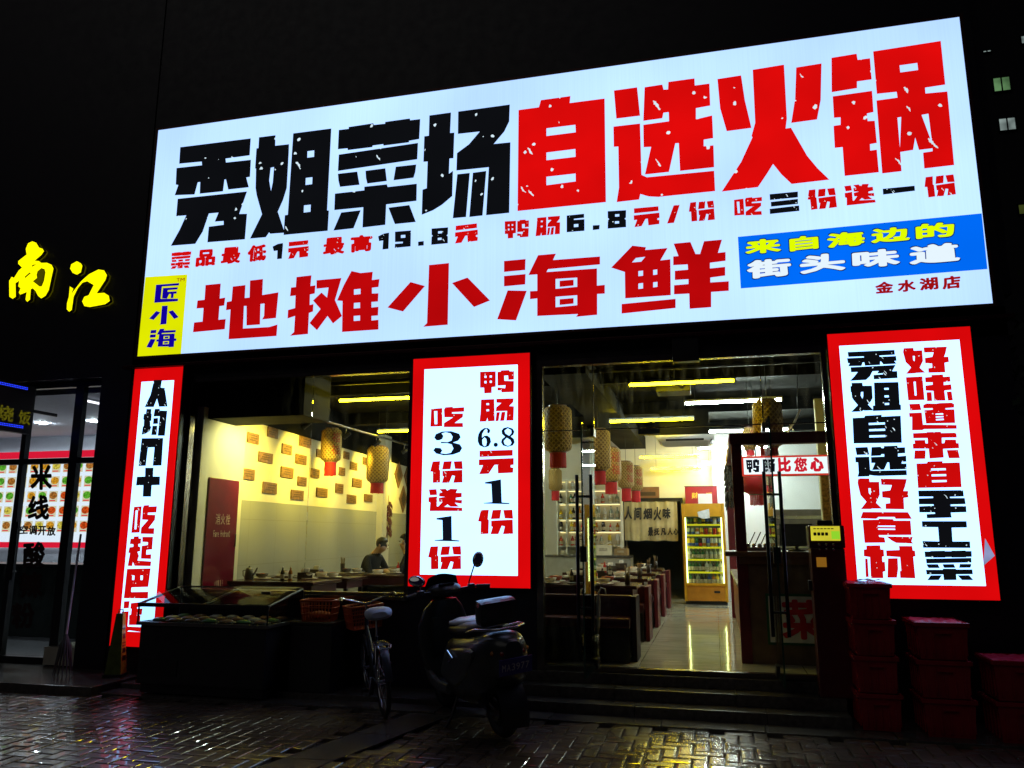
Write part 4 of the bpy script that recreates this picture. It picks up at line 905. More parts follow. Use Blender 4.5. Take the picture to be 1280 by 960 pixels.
def bmat(nm, c, r=.12): return mat('bottle_'+nm, c, r, var=.1, spec=.6)
BC = {'amber': bmat('amber', (.35, .12, .015)), 'green': bmat('green', (.015, .09, .03)), 'clear': bmat('clear', (.26, .3, .24)), 'yellow': bmat('yellow', (.6, .42, .03)), 'red': bmat('red', (.4, .03, .02)), 'blue': bmat('blue', (.04, .08, .3)), 'white': bmat('white', (.5, .5, .47), .3), 'dark': bmat('dark', (.03, .02, .015))}
labm = mat('paper_label', (.42, .37, .26), .6, var=.4, scale=60); capm = {q: mat('cap_'+q, c, .35) for q, c in dict(gold=(.5, .35, .08), red=(.4, .03, .03), white=(.7, .7, .7), black=(.02, .02, .02)).items()}
_bp = {}
def bottle(kind, col, p, lab, h, r, grp, cat='bottle'):
    key = (kind, col, round(h, 2))
    if key not in _bp:
        if kind == 'can': prof = [(0, 0), (r*.85, 0), (r, h*.05), (r, h*.92), (r*.8, h), (0, h)]
        elif kind == 'jar': prof = [(0, 0), (r, 0), (r, h*.75), (r*.8, h*.85), (r*.8, h), (0, h)]
        else: prof = [(0, 0), (r*.95, 0), (r, h*.04), (r, h*.56), (r*.85, h*.66), (r*.36, h*.78), (r*.32, h*.95), (0, h*.95)]
        body = MB().lathe(prof, n=14).build('body', BC[col]); lb = MB().lathe([(r*1.012, h*.14), (r*1.012, h*.46)], n=14).build('label', labm if kind != 'can' else BC[random.choice(list(BC))])
        cp = MB().lathe([(r*.38, h*.94), (r*.38, h), (0, h)] if kind == 'bottle' else [(r*.82, h*.98), (r*.82, h*1.03), (0, h*1.03)], n=12).build('cap', capm[random.choice(list(capm))])
        _bp[key] = [(q.name.split('.')[0], q.data) for q in (body, lb, cp)]
        for q in (body, lb, cp): bpy.data.objects.remove(q)
    o = thing(kind if kind != 'bottle' else 'bottle', lab, cat, p, random.uniform(0, 6), grp)
    for nm, d in _bp[key]: q = bpy.data.objects.new(nm, d); COL.objects.link(q); q.parent = o
# ------------------------------------------------------------------ tables, benches, tableware
tabm = mat('dark_table', (.045, .018, .015), .22, var=.3, scale=4, spec=.6)
def table(name, lab, x0, x1, y0, y1, grp, zt=1.03):
    o = thing(name, lab, 'table', ((x0+x1)/2, (y0+y1)/2, FL), 0, grp); hx, hy, h = (x1-x0)/2, (y1-y0)/2, zt-FL
    MB().box((0, 0, h-.02), (2*hx, 2*hy, .04), None, .006).build('table_top', tabm, o)
    MB().box((0, 0, h-.09), (2*hx-.1, 2*hy-.1, .1), None, .004).build('apron', maroonL, o)
    for sx in (-1, 1):
        for sy in (-1, 1): MB().box((sx*(hx-.07), sy*(hy-.07), (h-.14)/2), (.05, .05, h-.14), None, .004).build('leg', black, o)
    MB().lathe([(.0, h+.002), (.14, h+.002), (.15, h+.006), (.14, h+.01), (.0, h+.01)], n=24).build('hob', blackp, o)
    return o
GT = 'dining tables'
tb = [('dark dining table nearest the window, under the maroon cabinet', -6.0, -4.75, .98, 1.75), ('dark dining table behind the first one, in the middle of the window', -6.15, -4.75, 1.95, 2.55), ('dark dining table at which the two diners sit', -5.95, -3.9, 2.8, 3.45), ('dark dining table behind the diners', -5.9, -4.6, 5.2, 5.9)]
for lab, x0, x1, y0, y1 in tb: table('dining_table', lab, x0, x1, y0, y1, GT)
for i, (y0, y1) in enumerate(((1.45, 2.15), (3.0, 3.7), (4.55, 5.25), (6.1, 6.8))):
    table('booth_table', 'dark booth table, %s from the entrance along the aisle' % ('first', 'second', 'third', 'fourth')[i], -2.35, -.9, y0, y1, 'booth tables along the aisle', 1.02)
table('dining_table', 'dark table behind the left fixed glass pane, beside the large lantern', -2.95, -2.45, .75, 1.45, GT, 1.0)
for i, y in enumerate((.85, 2.55, 4.1, 5.65, 7.2)):
    o = thing('booth_bench', 'maroon back-to-back booth bench, %s from the entrance' % ('first', 'second', 'third', 'fourth', 'fifth')[i], 'bench', (-1.65, y, FL), 0, 'booth benches along the aisle')
    h = .66
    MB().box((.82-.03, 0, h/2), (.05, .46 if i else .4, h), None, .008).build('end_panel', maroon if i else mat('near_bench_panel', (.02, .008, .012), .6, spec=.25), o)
    MB().box((0, 0, h/2+.05), (1.52, .12, h-.1), None, .03).build('backrest', maroonL, o)
    for s in (-1, 1): MB().box((0, s*.22, .40), (1.52, .3, .1), None, .03).build('seat', maroonL, o); MB().box((0, s*.2, .18), (1.5, .26, .34)).build('seat_base', blackp, o)
porc = mat('porcelain', (.68, .62, .52), .2, var=.08); redb = mat('red_glaze', (.25, .04, .02), .2, var=.2); dkb = mat('brown_glaze', (.05, .035, .025), .25)
food = mat('sauce_food', (.5, .18, .04), .4, var=.6, scale=60)
def place_setting(p, lab, tall=False):
    o = thing('dish_stack', lab, 'dishes', p, random.uniform(0, 3), 'dish stacks laid on the tables')
    o.scale = (1.15, 1.15, 1.25)
    MB().lathe([(.0, .0), (.06, .001), (.105, .012), (.1, .016), (.055, .006), (.0, .006)], n=20).build('plate', porc, o)
    MB().lathe([(.0, .008), (.035, .009), (.06, .03), (.072, .058), (.068, .058), (.055, .032), (.0, .018)], n=20).build('bowl', random.choice((porc, porc, porc, dkb, redb)), o)
    MB().ball((0, 0, .045), (.05, .05, .018), 12, 6).build('folded_napkin', food if random.random() < .6 else redb, o)
    MB().tube([(-.12, -.08, .006), (.1, -.1, .006)], .004, 5).build('chopsticks', wood, o)
    return o
def tabletop(z): return z+.002
k = 0
def words(i): return ['first', 'second', 'third', 'fourth', 'fifth', 'sixth', 'seventh', 'eighth', 'ninth', 'tenth', 'eleventh', 'twelfth', 'thirteenth', 'fourteenth', 'fifteenth', 'sixteenth', 'seventeenth', 'eighteenth', 'nineteenth', 'twentieth'][i]
pts = sorted([(327, 724), (356, 720.5), (386, 724), (402, 722), (416, 722.5), (432, 717), (446, 716.6), (472, 718.5), (492, 716.8)])
for i, p in enumerate(pts): place_setting(atz(*p, 1.033), 'stacked plate and bowl behind the window, %s from the hydrant cabinet' % words(i))
def inbounds(): pass
for ti, y in enumerate((1.8, 3.35, 4.9, 6.45)):
    for si, (dx, dy) in enumerate(((-1.95, -.2), (-1.3, -.2), (-1.95, .2), (-1.3, .2))):
        place_setting((dx, y+dy, 1.023), 'stacked plate and bowl on the %s booth table, %s' % (words(ti), ('inner near seat', 'aisle near seat', 'inner far seat', 'aisle far seat')[si]))
def napkins(p, lab, rz):
    o = thing('napkin_box', lab, 'napkin box', p, rz, 'napkin boxes on the tables')
    MB().box((0, 0, .045), (.19, .11, .09), None, .012).build('box_body', dkb, o); MB().loft([se(0, 0, .09, .05, .012, 14, 2.4, 'z'), se(.005, .004, .115, .055, .02, 14, 2.4, 'z'), se(.015, .01, .14, .04, .008, 14, 2.4, 'z')]).build('tissue', porc, o)
for i, (x, y, wd) in enumerate(((-1.62, 1.95, 'first'), (-1.6, 3.2, 'second'), (-1.66, 5.05, 'third'), (-1.62, 6.3, 'fourth'))): napkins((x, y, 1.022), 'dark napkin box with a white tissue on the %s booth table' % wd, .3*i)
napkins((-5.15, 1.5, 1.032), 'dark napkin box with a white tissue on the table nearest the window', .5)
napkins((-5.45, 2.35, 1.032), 'dark napkin box with a white tissue on the middle table behind the window', -.2)
def holder(p, lab, n_=9, r=.035, h=.13):
    o = thing('chopstick_holder', lab, 'chopstick holder', p, random.uniform(0, 3), 'chopstick holders on the tables')
    MB().lathe([(.0, .0), (r*.9, .0), (r, h), (r*.9, h), (r*.8, .01), (0, .01)], n=16).build('cup', dkb, o)
    m = MB()
    for q in range(n_): a = random.uniform(0, 6.28); m.tube([(r*.3*cos(a), r*.3*sin(a), .015), (r*.9*cos(a), r*.9*sin(a), h+random.uniform(.06, .1))], .004, 5)
    m.build('chopsticks', kraft, o)
for i, y in enumerate((1.62, 3.2, 4.75, 6.3)): holder((-1.02, y, 1.023), 'chopstick holder on the %s booth table beside the aisle' % words(i))
holder(atz(428, 715, 1.033), 'chopstick holder on the table between the plaques and the diners')
o = thing('teapot', 'small dark teapot on the table beside the hydrant cabinet', 'teapot', atz(311, 724.5, 1.033))
MB().lathe([(.0, 0), (.055, 0), (.06, .03), (.05, .1), (.042, .14), (.03, .15), (0, .155)], n=18).build('body', mat('pewter', (.12, .11, .09), .3, metal=.7), o)
MB().tube([(.05, 0, .05), (.09, 0, .1), (.115, 0, .15)], [.014, .011, .007], 8).build('spout', mat('pewter', (.1, .1, .1)), o)
MB().tube([(-.045, 0, .12), (-.09, 0, .11), (-.085, 0, .05), (-.055, 0, .03)], .007, 8).build('handle', mat('pewter', (.1, .1, .1)), o)
MB().ball((0, 0, .162), .012).build('lid_knob', mat('pewter', (.1, .1, .1)), o)
o = thing('umbrella_stand', 'bin of folded umbrellas just inside the left door leaf', 'umbrella stand', (-1.28, .42, FL))
MB().lathe([(.0, 0), (.09, 0), (.1, .3), (.09, .3), (.08, .01), (0, .01)], n=16).build('bin', steel, o)
for q, (c_) in enumerate(((.3, .3, .32), (.04, .04, .06), (.2, .17, .14))):
    a = q*2.1; m = MB(); m.tube([(.02*cos(a), .02*sin(a), .02), (.05*cos(a), .05*sin(a), .4), (.08*cos(a), .08*sin(a), .62), (.085*cos(a), .085*sin(a), .7)], [.015, .045, .022, .01], 10)
    m.tube([(.085*cos(a), .085*sin(a), .7), (.11*cos(a), .11*sin(a), .76), (.15*cos(a), .15*sin(a), .75), (.16*cos(a), .16*sin(a), .7)], .009, 6)
    m.build('folded_umbrella', mat('umbrella_%d' % q, c_, .5, bump=.2), o)
# blue plastic stool behind the fixed pane
o = thing('stool', 'blue plastic stool under the table behind the left fixed pane', 'stool', (-1.98, .62, FL))
bp_ = mat('blue_plastic', (.03, .06, .11), .4)
MB().box((0, 0, .43), (.32, .28, .03), None, .01).build('seat', bp_, o)
for sx in (-1, 1):
    for sy in (-1, 1): MB().tube([(sx*.12, sy*.1, .42), (sx*.16, sy*.13, 0)], .02, 8).build('leg', bp_, o)

# ------------------------------------------------------------------ diners
skin = mat('skin', (.52, .32, .21), .5, var=.08); shirt = mat('black_shirt', (.012, .012, .014), .8); trous = mat('dark_trousers', (.02, .02, .025), .8); hairm = mat('black_hair', (.008, .007, .006), .45, bump=.4, scale=60)
def person(lab, loc, rz, head_drop=.06, lean=.12):
    t = thing('person', lab, 'person', loc, rz)
    J = {'pelvis': ((0, 0, .50), .15), 'waist': ((lean*.3, 0, .64), .14), 'chest': ((lean*.8, 0, .86), .155), 'neckb': ((lean*1.15, 0, 1.0), .085), 'neck': ((lean*1.5, 0, 1.07), .056), 'head0': ((lean*1.9, 0, 1.14-head_drop*.3), .082), 'head1': ((lean*2.1, 0, 1.24-head_drop), .086)}
    E_ = [('pelvis', 'waist'), ('waist', 'chest'), ('chest', 'neckb'), ('neckb', 'neck'), ('neck', 'head0'), ('head0', 'head1')]
    for s, n_ in ((1, 'l'), (-1, 'r')):
        J.update({'sh'+n_: ((lean*.95, s*.18, .95), .068), 'el'+n_: ((lean*.9+.12, s*.25, .72), .048), 'wr'+n_: ((lean+.34, s*.1, .775), .032), 'ha'+n_: ((lean+.42, s*.07, .775), .03),
                  'hip'+n_: ((.04, s*.1, .5), .09), 'kn'+n_: ((.42, s*.12, .5), .062), 'an'+n_: ((.4, s*.12, .09), .045), 'ft'+n_: ((.55, s*.13, .05), .04)})
        E_ += [('chest', 'sh'+n_), ('sh'+n_, 'el'+n_), ('el'+n_, 'wr'+n_), ('wr'+n_, 'ha'+n_), ('pelvis', 'hip'+n_), ('hip'+n_, 'kn'+n_), ('kn'+n_, 'an'+n_), ('an'+n_, 'ft'+n_)]
        for f in range(5):
            a = -.5+f*.25; ln = (.055, .08, .085, .08, .065)[f]
            J['f%s%d' % (n_, f)] = ((lean+.42+ln*cos(a), s*(.07)+ln*sin(a)*1.0, .77), .0085); J['g%s%d' % (n_, f)] = ((lean+.43+.02*cos(a), s*.07+.024*sin(a)*1.6, .775), .011)
            E_ += [('ha'+n_, 'g%s%d' % (n_, f)), ('g%s%d' % (n_, f), 'f%s%d' % (n_, f))]
    names = list(J); me = bpy.data.meshes.new('body'); me.from_pydata([J[q][0] for q in names], [(names.index(a), names.index(b)) for a, b in E_], [])
    o = bpy.data.objects.new('body', me); COL.objects.link(o); md = o.modifiers.new('s', 'SKIN'); sv = me.skin_vertices[0].data
    for i, q in enumerate(names): sv[i].radius = (J[q][1],)*2; sv[i].use_root = q == 'pelvis'
    o.modifiers.new('d', 'SUBSURF').levels = 2; o.modifiers['d'].render_levels = 2
    bpy.context.view_layer.update(); me2 = bpy.data.meshes.new_from_object(o.evaluated_get(bpy.context.evaluated_depsgraph_get()))
    o.modifiers.clear(); o.data = me2; me2.name = 'body'; bpy.data.meshes.remove(me)
    me2.materials.clear()
    for q in (skin, shirt, trous): me2.materials.append(q)
    hc = V(J['head1'][0])
    for v in me2.vertices:                          # face: brow, nose, chin
        d = v.co-hc
        if d.length < .16 and d.x > .05 and abs(d.y) < .025 and -.06 < d.z < .02: v.co.x += .018
    for p in me2.polygons:
        c = p.center; p.use_smooth = True
        p.material_index = 0 if (c.z > 1.03 or c.x > lean+.2 and c.z > .7) else (1 if c.z > .56 else 2)
    o.parent = t
    m = MB(); m.ball(hc+V((-.018, 0, .03)), (.1, .09, .095), 18, 12); hv = m.v
    for q in hv:
        d = q-hc
        if d.x > .015 and d.z < .05: q.x = hc.x+.008
        if d.z < -.04: q.z = hc.z-.04
    m.build('hair', hairm, t)
    for s in (-1, 1): MB().ball(hc+V((.08, s*.03, .0)), .008, 8, 6).build('eye', blackp, t); MB().ball(hc+V((-.0, s*.09, -.01)), (.02, .01, .03), 8, 6).build('ear', skin, t)
    MB().ball(hc+V((.088, 0, -.055)), (.008, .022, .006), 8, 6).build('mouth', mat('lips', (.3, .1, .08), .5), t)
    return t
pp = at(474, 700, 3.85)
for i, (x, y, c_) in enumerate(((-1.75, 1.98, 'dark'), (-1.45, 1.98, 'red'), (-1.75, 3.6, 'amber'), (-1.48, 3.62, 'dark'), (-1.7, 4.72, 'red'), (-5.3, 1.2, 'dark'), (-5.2, 1.22, 'amber'), (-4.6, 3.3, 'red'))):
    bottle('bottle', c_, (x, y, 1.022 if x > -3 else 1.032), '%s sauce bottle standing on the %s' % (c_, ('first booth table', 'first booth table', 'second booth table', 'second booth table', 'third booth table', 'table nearest the window', 'table nearest the window', 'diners table')[i]), .17, .026, 'sauce bottles on the tables')
P1 = person('person in a black shirt bent over the table, head lowered', (pp.x-.18, 3.75, FL-.02), R(-12), .08, .15)
pq = at(517, 700, 3.75)
P2 = person('person in black seated half behind the middle light box', (pq.x+.02, 3.65, FL-.02), R(180+10), .02, .06)
for pr, lab in ((P1, 'dark stool under the person with the lowered head'), (P2, 'dark stool under the person behind the light box')):
    o = thing('stool', lab, 'stool', (pr.location.x, pr.location.y, FL), 0, 'diners stools')
    MB().box((0, 0, .33), (.34, .34, .05), None, .012).build('seat', maroonL, o)
    for sx in (-1, 1):
        for sy in (-1, 1): MB().tube([(sx*.13, sy*.13, .31), (sx*.15, sy*.15, 0)], .016, 8).build('leg', black, o)

# ------------------------------------------------------------------ back of the shop: rack, curtain, fridge
RY = 8.75
rx0, rx1 = at(697, 640, RY).x, at(778, 640, RY).x; rz = [at(740, y, RY).z for y in (682, 664, 649, 629, 612, 600)]
rk = thing('bottle_rack', 'white open shelf rack of bottles against the far wall', 'shelf', ((rx0+rx1)/2, RY, FL)); wm_ = mat('white_rack', (.7, .7, .62), .4, var=.05)
for z in rz[1:6]: MB().b2((rx0+.04, RY+.1, z-.033), (rx1-.04, RY+.115, z-.026)).build('light_strip', glow('rack_light', (1., .8, .35), 3.2), rk, True)
for z in rz[:5]: MB().b2((rx0, RY-.14, z-.025), (rx1, RY+.14, z)).build('shelf_board', wm_, rk, True)
m = MB()
for xx in (rx0, rx0+.2, (rx0+rx1)/2, rx1-.03): m.b2((xx, RY-.15, .3), (xx+.03, RY+.15, rz[5]))
m.build('upright', wm_, rk, True)
MB().b2((rx0, RY+.151, rz[0]-.1), (rx1, RY+.16, rz[5])).build('back_panel', cream, rk, True)
MB().b2((rx0, RY-.1, rz[5]), (rx1, RY+.1, rz[5]+.025)).build('shelf_board', wm_, rk, True)
MB().b2((rx0+.031, RY-.13, .3), (rx1-.03, RY+.13, 1.08)).build('base_cabinet', cream, rk, True)
shelfn = ['lowest', 'second', 'third', 'fourth', 'top']
cols = [['red', 'red', 'amber', 'red', 'dark', 'clear', 'yellow', 'white'], ['dark', 'yellow', 'amber', 'red', 'dark', 'amber', 'dark', 'red', 'amber'], ['yellow', 'yellow', 'dark', 'amber', 'red', 'clear', 'clear', 'white', 'clear', 'clear'], ['dark', 'green', 'dark', 'clear', 'clear', 'white', 'red', 'white', 'clear'], ['dark', 'white', 'clear', 'red', 'white']]
for r, cl in enumerate(cols):
    xs0, xs1 = (rx0+.08, rx1-.1); n_ = len(cl)
    if r == 4: xs1 = rx0+.8
    for i, c in enumerate(cl):
        x = xs0+(xs1-xs0)*i/(n_-1)
        if min(abs(x-rx0-.215), abs(x-(rx0+rx1)/2-.015)) < .055: x += .075
        hh = (rz[r+1]-rz[r])*random.uniform(.66, .84)
        bottle(random.choice(('bottle', 'bottle', 'jar')), c, (x, RY-.05+random.uniform(-.03, .03), rz[r]+.001), '%s bottle on the %s shelf of the white rack, %s from the left' % (c, shelfn[r], words(i)), round(hh, 2), .042, 'bottles on the white rack')
# service counter with boxes in front of the rack
o = thing('service_counter', 'low grey counter below the bottle rack', 'counter', (-2.2, 8.2, FL))
MB().b2((-3.4, 7.95, .3), (-1.62, 8.45, 1.16)).build('cabinet', mat('grey_laminate', (.3, .29, .25), .4), o, True); MB().b2((-3.42, 7.92, 1.16), (-1.6, 8.48, 1.2), .006).build('counter_top', stone, o, True)
def carton(lab, p, d, rz, mt):
    o = thing('carton', lab, 'box', p, rz); MB().box((0, 0, d[2]/2), d, None, .005).build('carton_body', mt, o)
    for s in (-1, 1): MB().box((s*d[0]*.31, 0, d[2]+.03), (d[0]*.36, d[1]*.98, .006), M4.Rotation(-s*.45, 3, 'Y')).build('flap', mt, o)
    MB().box((0, -d[1]/2-.003, d[2]*.55), (d[0]*.5, .003, d[2]*.3)).build('label', labm, o)
carton('white carton on the service counter below the bottle rack', (-2.2, 8.2, 1.201), (.34, .24, .2), .2, mat('white_carton', (.65, .6, .45), .6))
carton('kraft carton on the service counter beside the curtain', (-1.82, 8.2, 1.201), (.26, .2, .13), -.1, kraft)
o = thing('dried_plant', 'brown dried plant in a pot on the service counter', 'plant', (-2.5, 8.1, 1.201))
MB().lathe([(0, 0), (.06, 0), (.08, .14), (.07, .14), (0, .12)], n=14).build('pot', dkb, o)
m = MB()
for q in range(60):
    a = random.uniform(0, 6.28); l_ = random.uniform(.15, .34); s_ = random.uniform(.3, 1); p1 = V((.1*s_*cos(a), .1*s_*sin(a), .14+l_*.7)); p2 = V((.24*s_*cos(a), .24*s_*sin(a), .14+l_)); m.tube([(0, 0, .12), p1, p2], [.004, .003, .006], 4)
    m.ball(p2, (.018, .018, .012), 6, 4)
m.build('stems', mat('dry_stem', (.16, .1, .05), .8), o)
# curtain
cy = 9.02
c0, c1 = at(780, 627, cy), at(848, 676, cy)
cu = thing('door_curtain', 'beige half curtain with brush writing in the dark kitchen doorway', 'curtain', ((c0.x+c1.x)/2, cy, c1.z))
def cloth_y(x): return cy+.018*sin((x-c0.x)*26)+.008*sin(x*61)
m = MB(); n_ = 60; vs = []
for i in range(n_+1):
    x = c0.x+(c1.x-c0.x)*i/n_
    vs += [V((x, cloth_y(x)*.5+cy*.5, c0.z)), V((x, cloth_y(x), (c0.z+c1.z)/2)), V((x, cloth_y(x)+.004*sin(x*40), c1.z+.008*sin(x*17)))]
m.add(vs, [(i*3+k, i*3+3+k, i*3+4+k, i*3+1+k) for i in range(n_) for k in (0, 1)], True)
m.build('cloth', mat('beige_cloth', (.42, .36, .2), .8, var=.12), cu, True)
MB().tube([(c0.x-.05, cy, c0.z+.005), (c1.x+.05, cy, c0.z+.005)], .012, 8).build('curtain_rod', black, cu, True)
L = Lettering(cy-.03)
for c, q in (('人', '92 196 170 190 170 334 92 340'), ('间', '196 206 272 204 272 338 196 346'), ('烟', '292 218 386 212 386 328 292 336'), ('火', '400 200 484 200 484 344 400 348'), ('味', '496 214 582 208 582 324 496 332'), ('最', '342 420 396 414 396 512 342 516'), ('抚', '404 428 464 424 464 504 404 510'), ('凡', '476 430 536 426 536 500 476 508'), ('人', '548 424 606 420 606 500 548 506'), ('心', '612 432 664 428 664 496 612 502')):
    L.font(c, 'y', q, .05)
L.chars('character', blackp, cu)
o = thing('wall_plaque', 'small brown wooden plaque on the far wall above the curtain', 'plaque', at(806, 618, 9.19)); 
a, b = at(795, 627, 9.18), at(824, 612, 9.18)
MB().b2((a.x, 9.17, a.z), (b.x, 9.199, b.z+.06), .004).build('plaque_board', wood, o, True); MB().b2((a.x+.08, 9.166, a.z+.12), (b.x-.08, 9.169, a.z+.2)).build('print_line', mat('dark_print', (.05, .03, .015)), o, True)
a, b = at(857, 633, 8.98), at(896, 608, 8.98)
o = thing('fortune_board', 'dark red board with gold characters above the drinks fridge', 'sign', ((a.x+b.x)/2, 8.98, a.z))
MB().b2((a.x, 8.96, a.z), (b.x, 9.0, b.z), .006).build('board', mat('deep_red_board', (.25, .008, .015), .3), o, True)
L = Lettering(8.955); L.font('财', 'y', '808 50 872 44 872 108 808 114', .03); L.font('源', 'y', '956 52 1022 46 1022 98 956 104', .03); L.chars('character', mat('gold_leaf', (.75, .5, .05), .4), o)
m = MB()
for u0, u1, v0, v1 in ((a.x-.012, b.x+.012, b.z, b.z+.014), (a.x-.012, b.x+.012, a.z-.014, a.z)): m.b2((u0, 8.955, v0), (u1, 9.0, v1))
m.build('frame', blackp, o, True)
# drinks fridge
FX0, FX1, FY, FZ1 = -.605, .20, 7.88, 2.2
fr = thing('drinks_fridge', 'yellow glass-door drinks fridge lit inside and full of bottles', 'fridge', ((FX0+FX1)/2, 8.2, FL))
ym = mat('yellow_fridge', (.62, .31, .006), .35, var=.1); ob = mat('orange_fridge_base', (.5, .2, .012), .35, var=.12)
m = MB(); m.b2((FX0, FY, .36), (FX0+.05, 8.5, FZ1), .006); m.b2((FX1-.05, FY, .36), (FX1, 8.5, FZ1), .006); m.b2((FX0+.051, FY+.02, 1.98), (FX1-.051, 8.5, FZ1-.002), .004); m.b2((FX0+.051, 8.42, .36), (FX1-.051, 8.5, 1.979)); m.b2((FX0+.051, FY+.03, .62), (FX1-.051, 8.419, .66)); m.build('cabinet', ym, fr, True)
MB().b2((FX0+.052, FY+.002, .37), (FX1-.052, FY+.028, .64), .006).build('base_panel', ob, fr, True)
MB().b2((FX0+.02, FY+.05, .3), (FX1-.02, 8.48, .36)).build('plinth', blackp, fr, True)
MB().b2((FX0+.55, FY-.004, .52), (FX0+.66, FY, .56)).build('temperature_display', blackp, fr, True)
MB().b2((FX0+.051, 8.40, .661), (FX1-.051, 8.418, 1.975)).build('lit_back', glow('fridge_back', (.4, .5, .2), .1, .3, 3), fr, True)
m = MB(); m.b2((FX0+.055, FY+.04, .7), (FX0+.075, FY+.06, 1.93)); m.b2((FX1-.075, FY+.04, .7), (FX1-.055, FY+.06, 1.93)); m.build('light_strip', glow('fridge_strip', (.85, 1., .35), 6.), fr, True)
fzs = [.67, .905, 1.14, 1.37, 1.6, 1.80]
for z in fzs: MB().b2((FX0+.08, FY+.06, z-.016), (FX1-.08, 8.39, z)).build('shelf', mat('yellow_shelf', (.6, .55, .05), .4), fr, True); MB().b2((FX0+.08, FY+.045, z-.026), (FX1-.08, FY+.058, z+.008)).build('price_rail', glow('lit_price_rail', (.7, .65, .02), .8), fr, True)
dm = MB()
for q in (((FX0+.012, FY-.03, .655), (FX0+.055, FY-.004, 1.99)), ((FX1-.055, FY-.03, .655), (FX1-.012, FY-.004, 1.99)), ((FX0+.055, FY-.03, .655), (FX1-.055, FY-.004, .70)), ((FX0+.055, FY-.03, 1.95), (FX1-.055, FY-.004, 1.99))): dm.b2(*q, .003)
dr = dm.build('glass_door', ym, fr, True); MB().b2((FX0+.056, FY-.02, .701), (FX1-.056, FY-.014, 1.949)).build('door_pane', clear, dr, True)
m = MB(); q = [at(*px('y', p), FY-.034) for p in P_('866 256 992 222 1000 320 930 330 880 310')]; m.prism(q, (0, .004, 0)); m.build('sticker', mat('white_sticker', (.7, .72, .75), .5, var=.15, scale=18), fr, True)
rows = [('green dark clear dark dark blue amber yellow white'.split(), 'bottle', .215), ('green green green green dark white clear dark green white'.split(), 'bottle', .215), ('white green green green clear clear clear white'.split(), 'bottle', .205), ('yellow yellow green dark white blue white white clear'.split(), 'can', .17), ('clear clear amber yellow red yellow red yellow'.split(), 'can', .13), ('green green yellow green yellow blue blue white blue'.split(), 'can', .12)]
for r, (cl, kd, hh) in enumerate(rows):
    for i, c in enumerate(cl):
        x = FX0+.115+(FX1-FX0-.23)*i/(len(cl)-1)
        bottle(kd, c, (x, FY+.12+random.uniform(-.008, .012), fzs[r]+.001), '%s %s on the %s fridge shelf, %s from the left' % (c, kd, ('bottom', 'second', 'third', 'fourth', 'fifth', 'top')[r], words(i)), hh, .034, 'drinks in the yellow fridge', kd)
o = thing('paper_notice', 'white card standing on top of the drinks fridge', 'notice', at(884, 628, 8.2)); a, b = at(873, 632, 8.2), at(890, 621, 8.2)
MB().b2((a.x, 8.19, FZ1), (b.x, 8.2, FZ1+.2)).build('card', mat('white_card', (.75, .78, .8), .6), o, True); MB().b2((a.x, 8.14, FZ1), (b.x, 8.19, FZ1+.012)).build('card_foot', mat('white_card', (.75, .78, .8)), o, True)
# air conditioner
c = at(857, 553, 4.6); o = thing('air_conditioner', 'white ceiling cassette air conditioner with slotted sides above the aisle', 'air conditioner', (c.x, 4.6, c.z-.03))
aw = (at(893, 553, 4.6).x-at(822, 553, 4.6).x)/2
MB().loft([[V((x*(aw-.1), y*(aw-.1), 0)) for x, y in ((-1, -1), (1, -1), (1, 1), (-1, 1))], [V((x*aw, y*aw, .07)) for x, y in ((-1, -1), (1, -1), (1, 1), (-1, 1))], [V((x*aw, y*aw, .1)) for x, y in ((-1, -1), (1, -1), (1, 1), (-1, 1))]]).build('fascia', whitew, o)
for k in range(4): a = k*pi/2; rt_ = M4.Rotation(a, 3, 'Z'); MB().box(rt_ @ V((0, -aw+.045, .03)), (aw*1.3, .012, .03), rt_ @ M4.Rotation(.9, 3, 'X')).build('air_slot', blackp, o)
MB().box((0, 0, .3), (aw*1.7, aw*1.7, .4)).build('casing', ceilm, o)
o = thing('reflected_box', 'black box hung inside the entrance, standing in for a reflection of the header box', 'box', at(842, 485, 1.6)); z0 = o.location  # added box stands in for the mirror image of the header box
MB().box((0, 0, 0), (.4, .35, .14), None, .012).build('case', blackp, o); MB().tube([(0, 0, .07), (0, 0, 3.72-z0.z)], .02).build('hanger', black, o); MB().lathe([(.04, .17), (.045, .19), (0, .19)], (.1, 0, 0), 14, M4.Rotation(R(90), 3, 'X')).build('lens', mat('lens', (.01, .01, .02), .05), o)  # hanger and lens are invented for the stand-in box

# ------------------------------------------------------------------ the order counter on the right
C_ = thing('order_counter', 'brown order counter with a maroon timber frame beside the right door', 'counter', (1.2, 1.5, FL))
MB().b2((.27, .86, .3), (2.38, 1.5, 1.3), .006).build('front_cabinet', mat('counter_board', (.14, .085, .045), .4, var=.25), C_, True)
MB().b2((.1, .78, 1.38), (2.38, 1.55, 1.43), .008).build('counter_top', wood, C_, True)
MB().b2((.24, .82, 1.3), (2.38, 1.5, 1.38), .004).build('counter_rail', wood, C_, True)
MB().b2((.27, 1.51, .3), (.75, 5.6, 1.02), .006).build('side_cabinet', mat('side_board', (.3, .13, .06), .35, var=.3, scale=3), C_, True); MB().b2((.22, 1.56, 1.02), (.8, 5.65, 1.06), .006).build('side_top', mat('white_top', (.6, .58, .5), .15), C_, True)
m = MB()
for k in range(7): y = 1.75+k*.56; m.b2((.258, y, .38), (.269, y+.5, .95), .004)
m.build('drawer_front', mat('drawer_wood', (.32, .15, .07), .35, var=.3), C_, True)
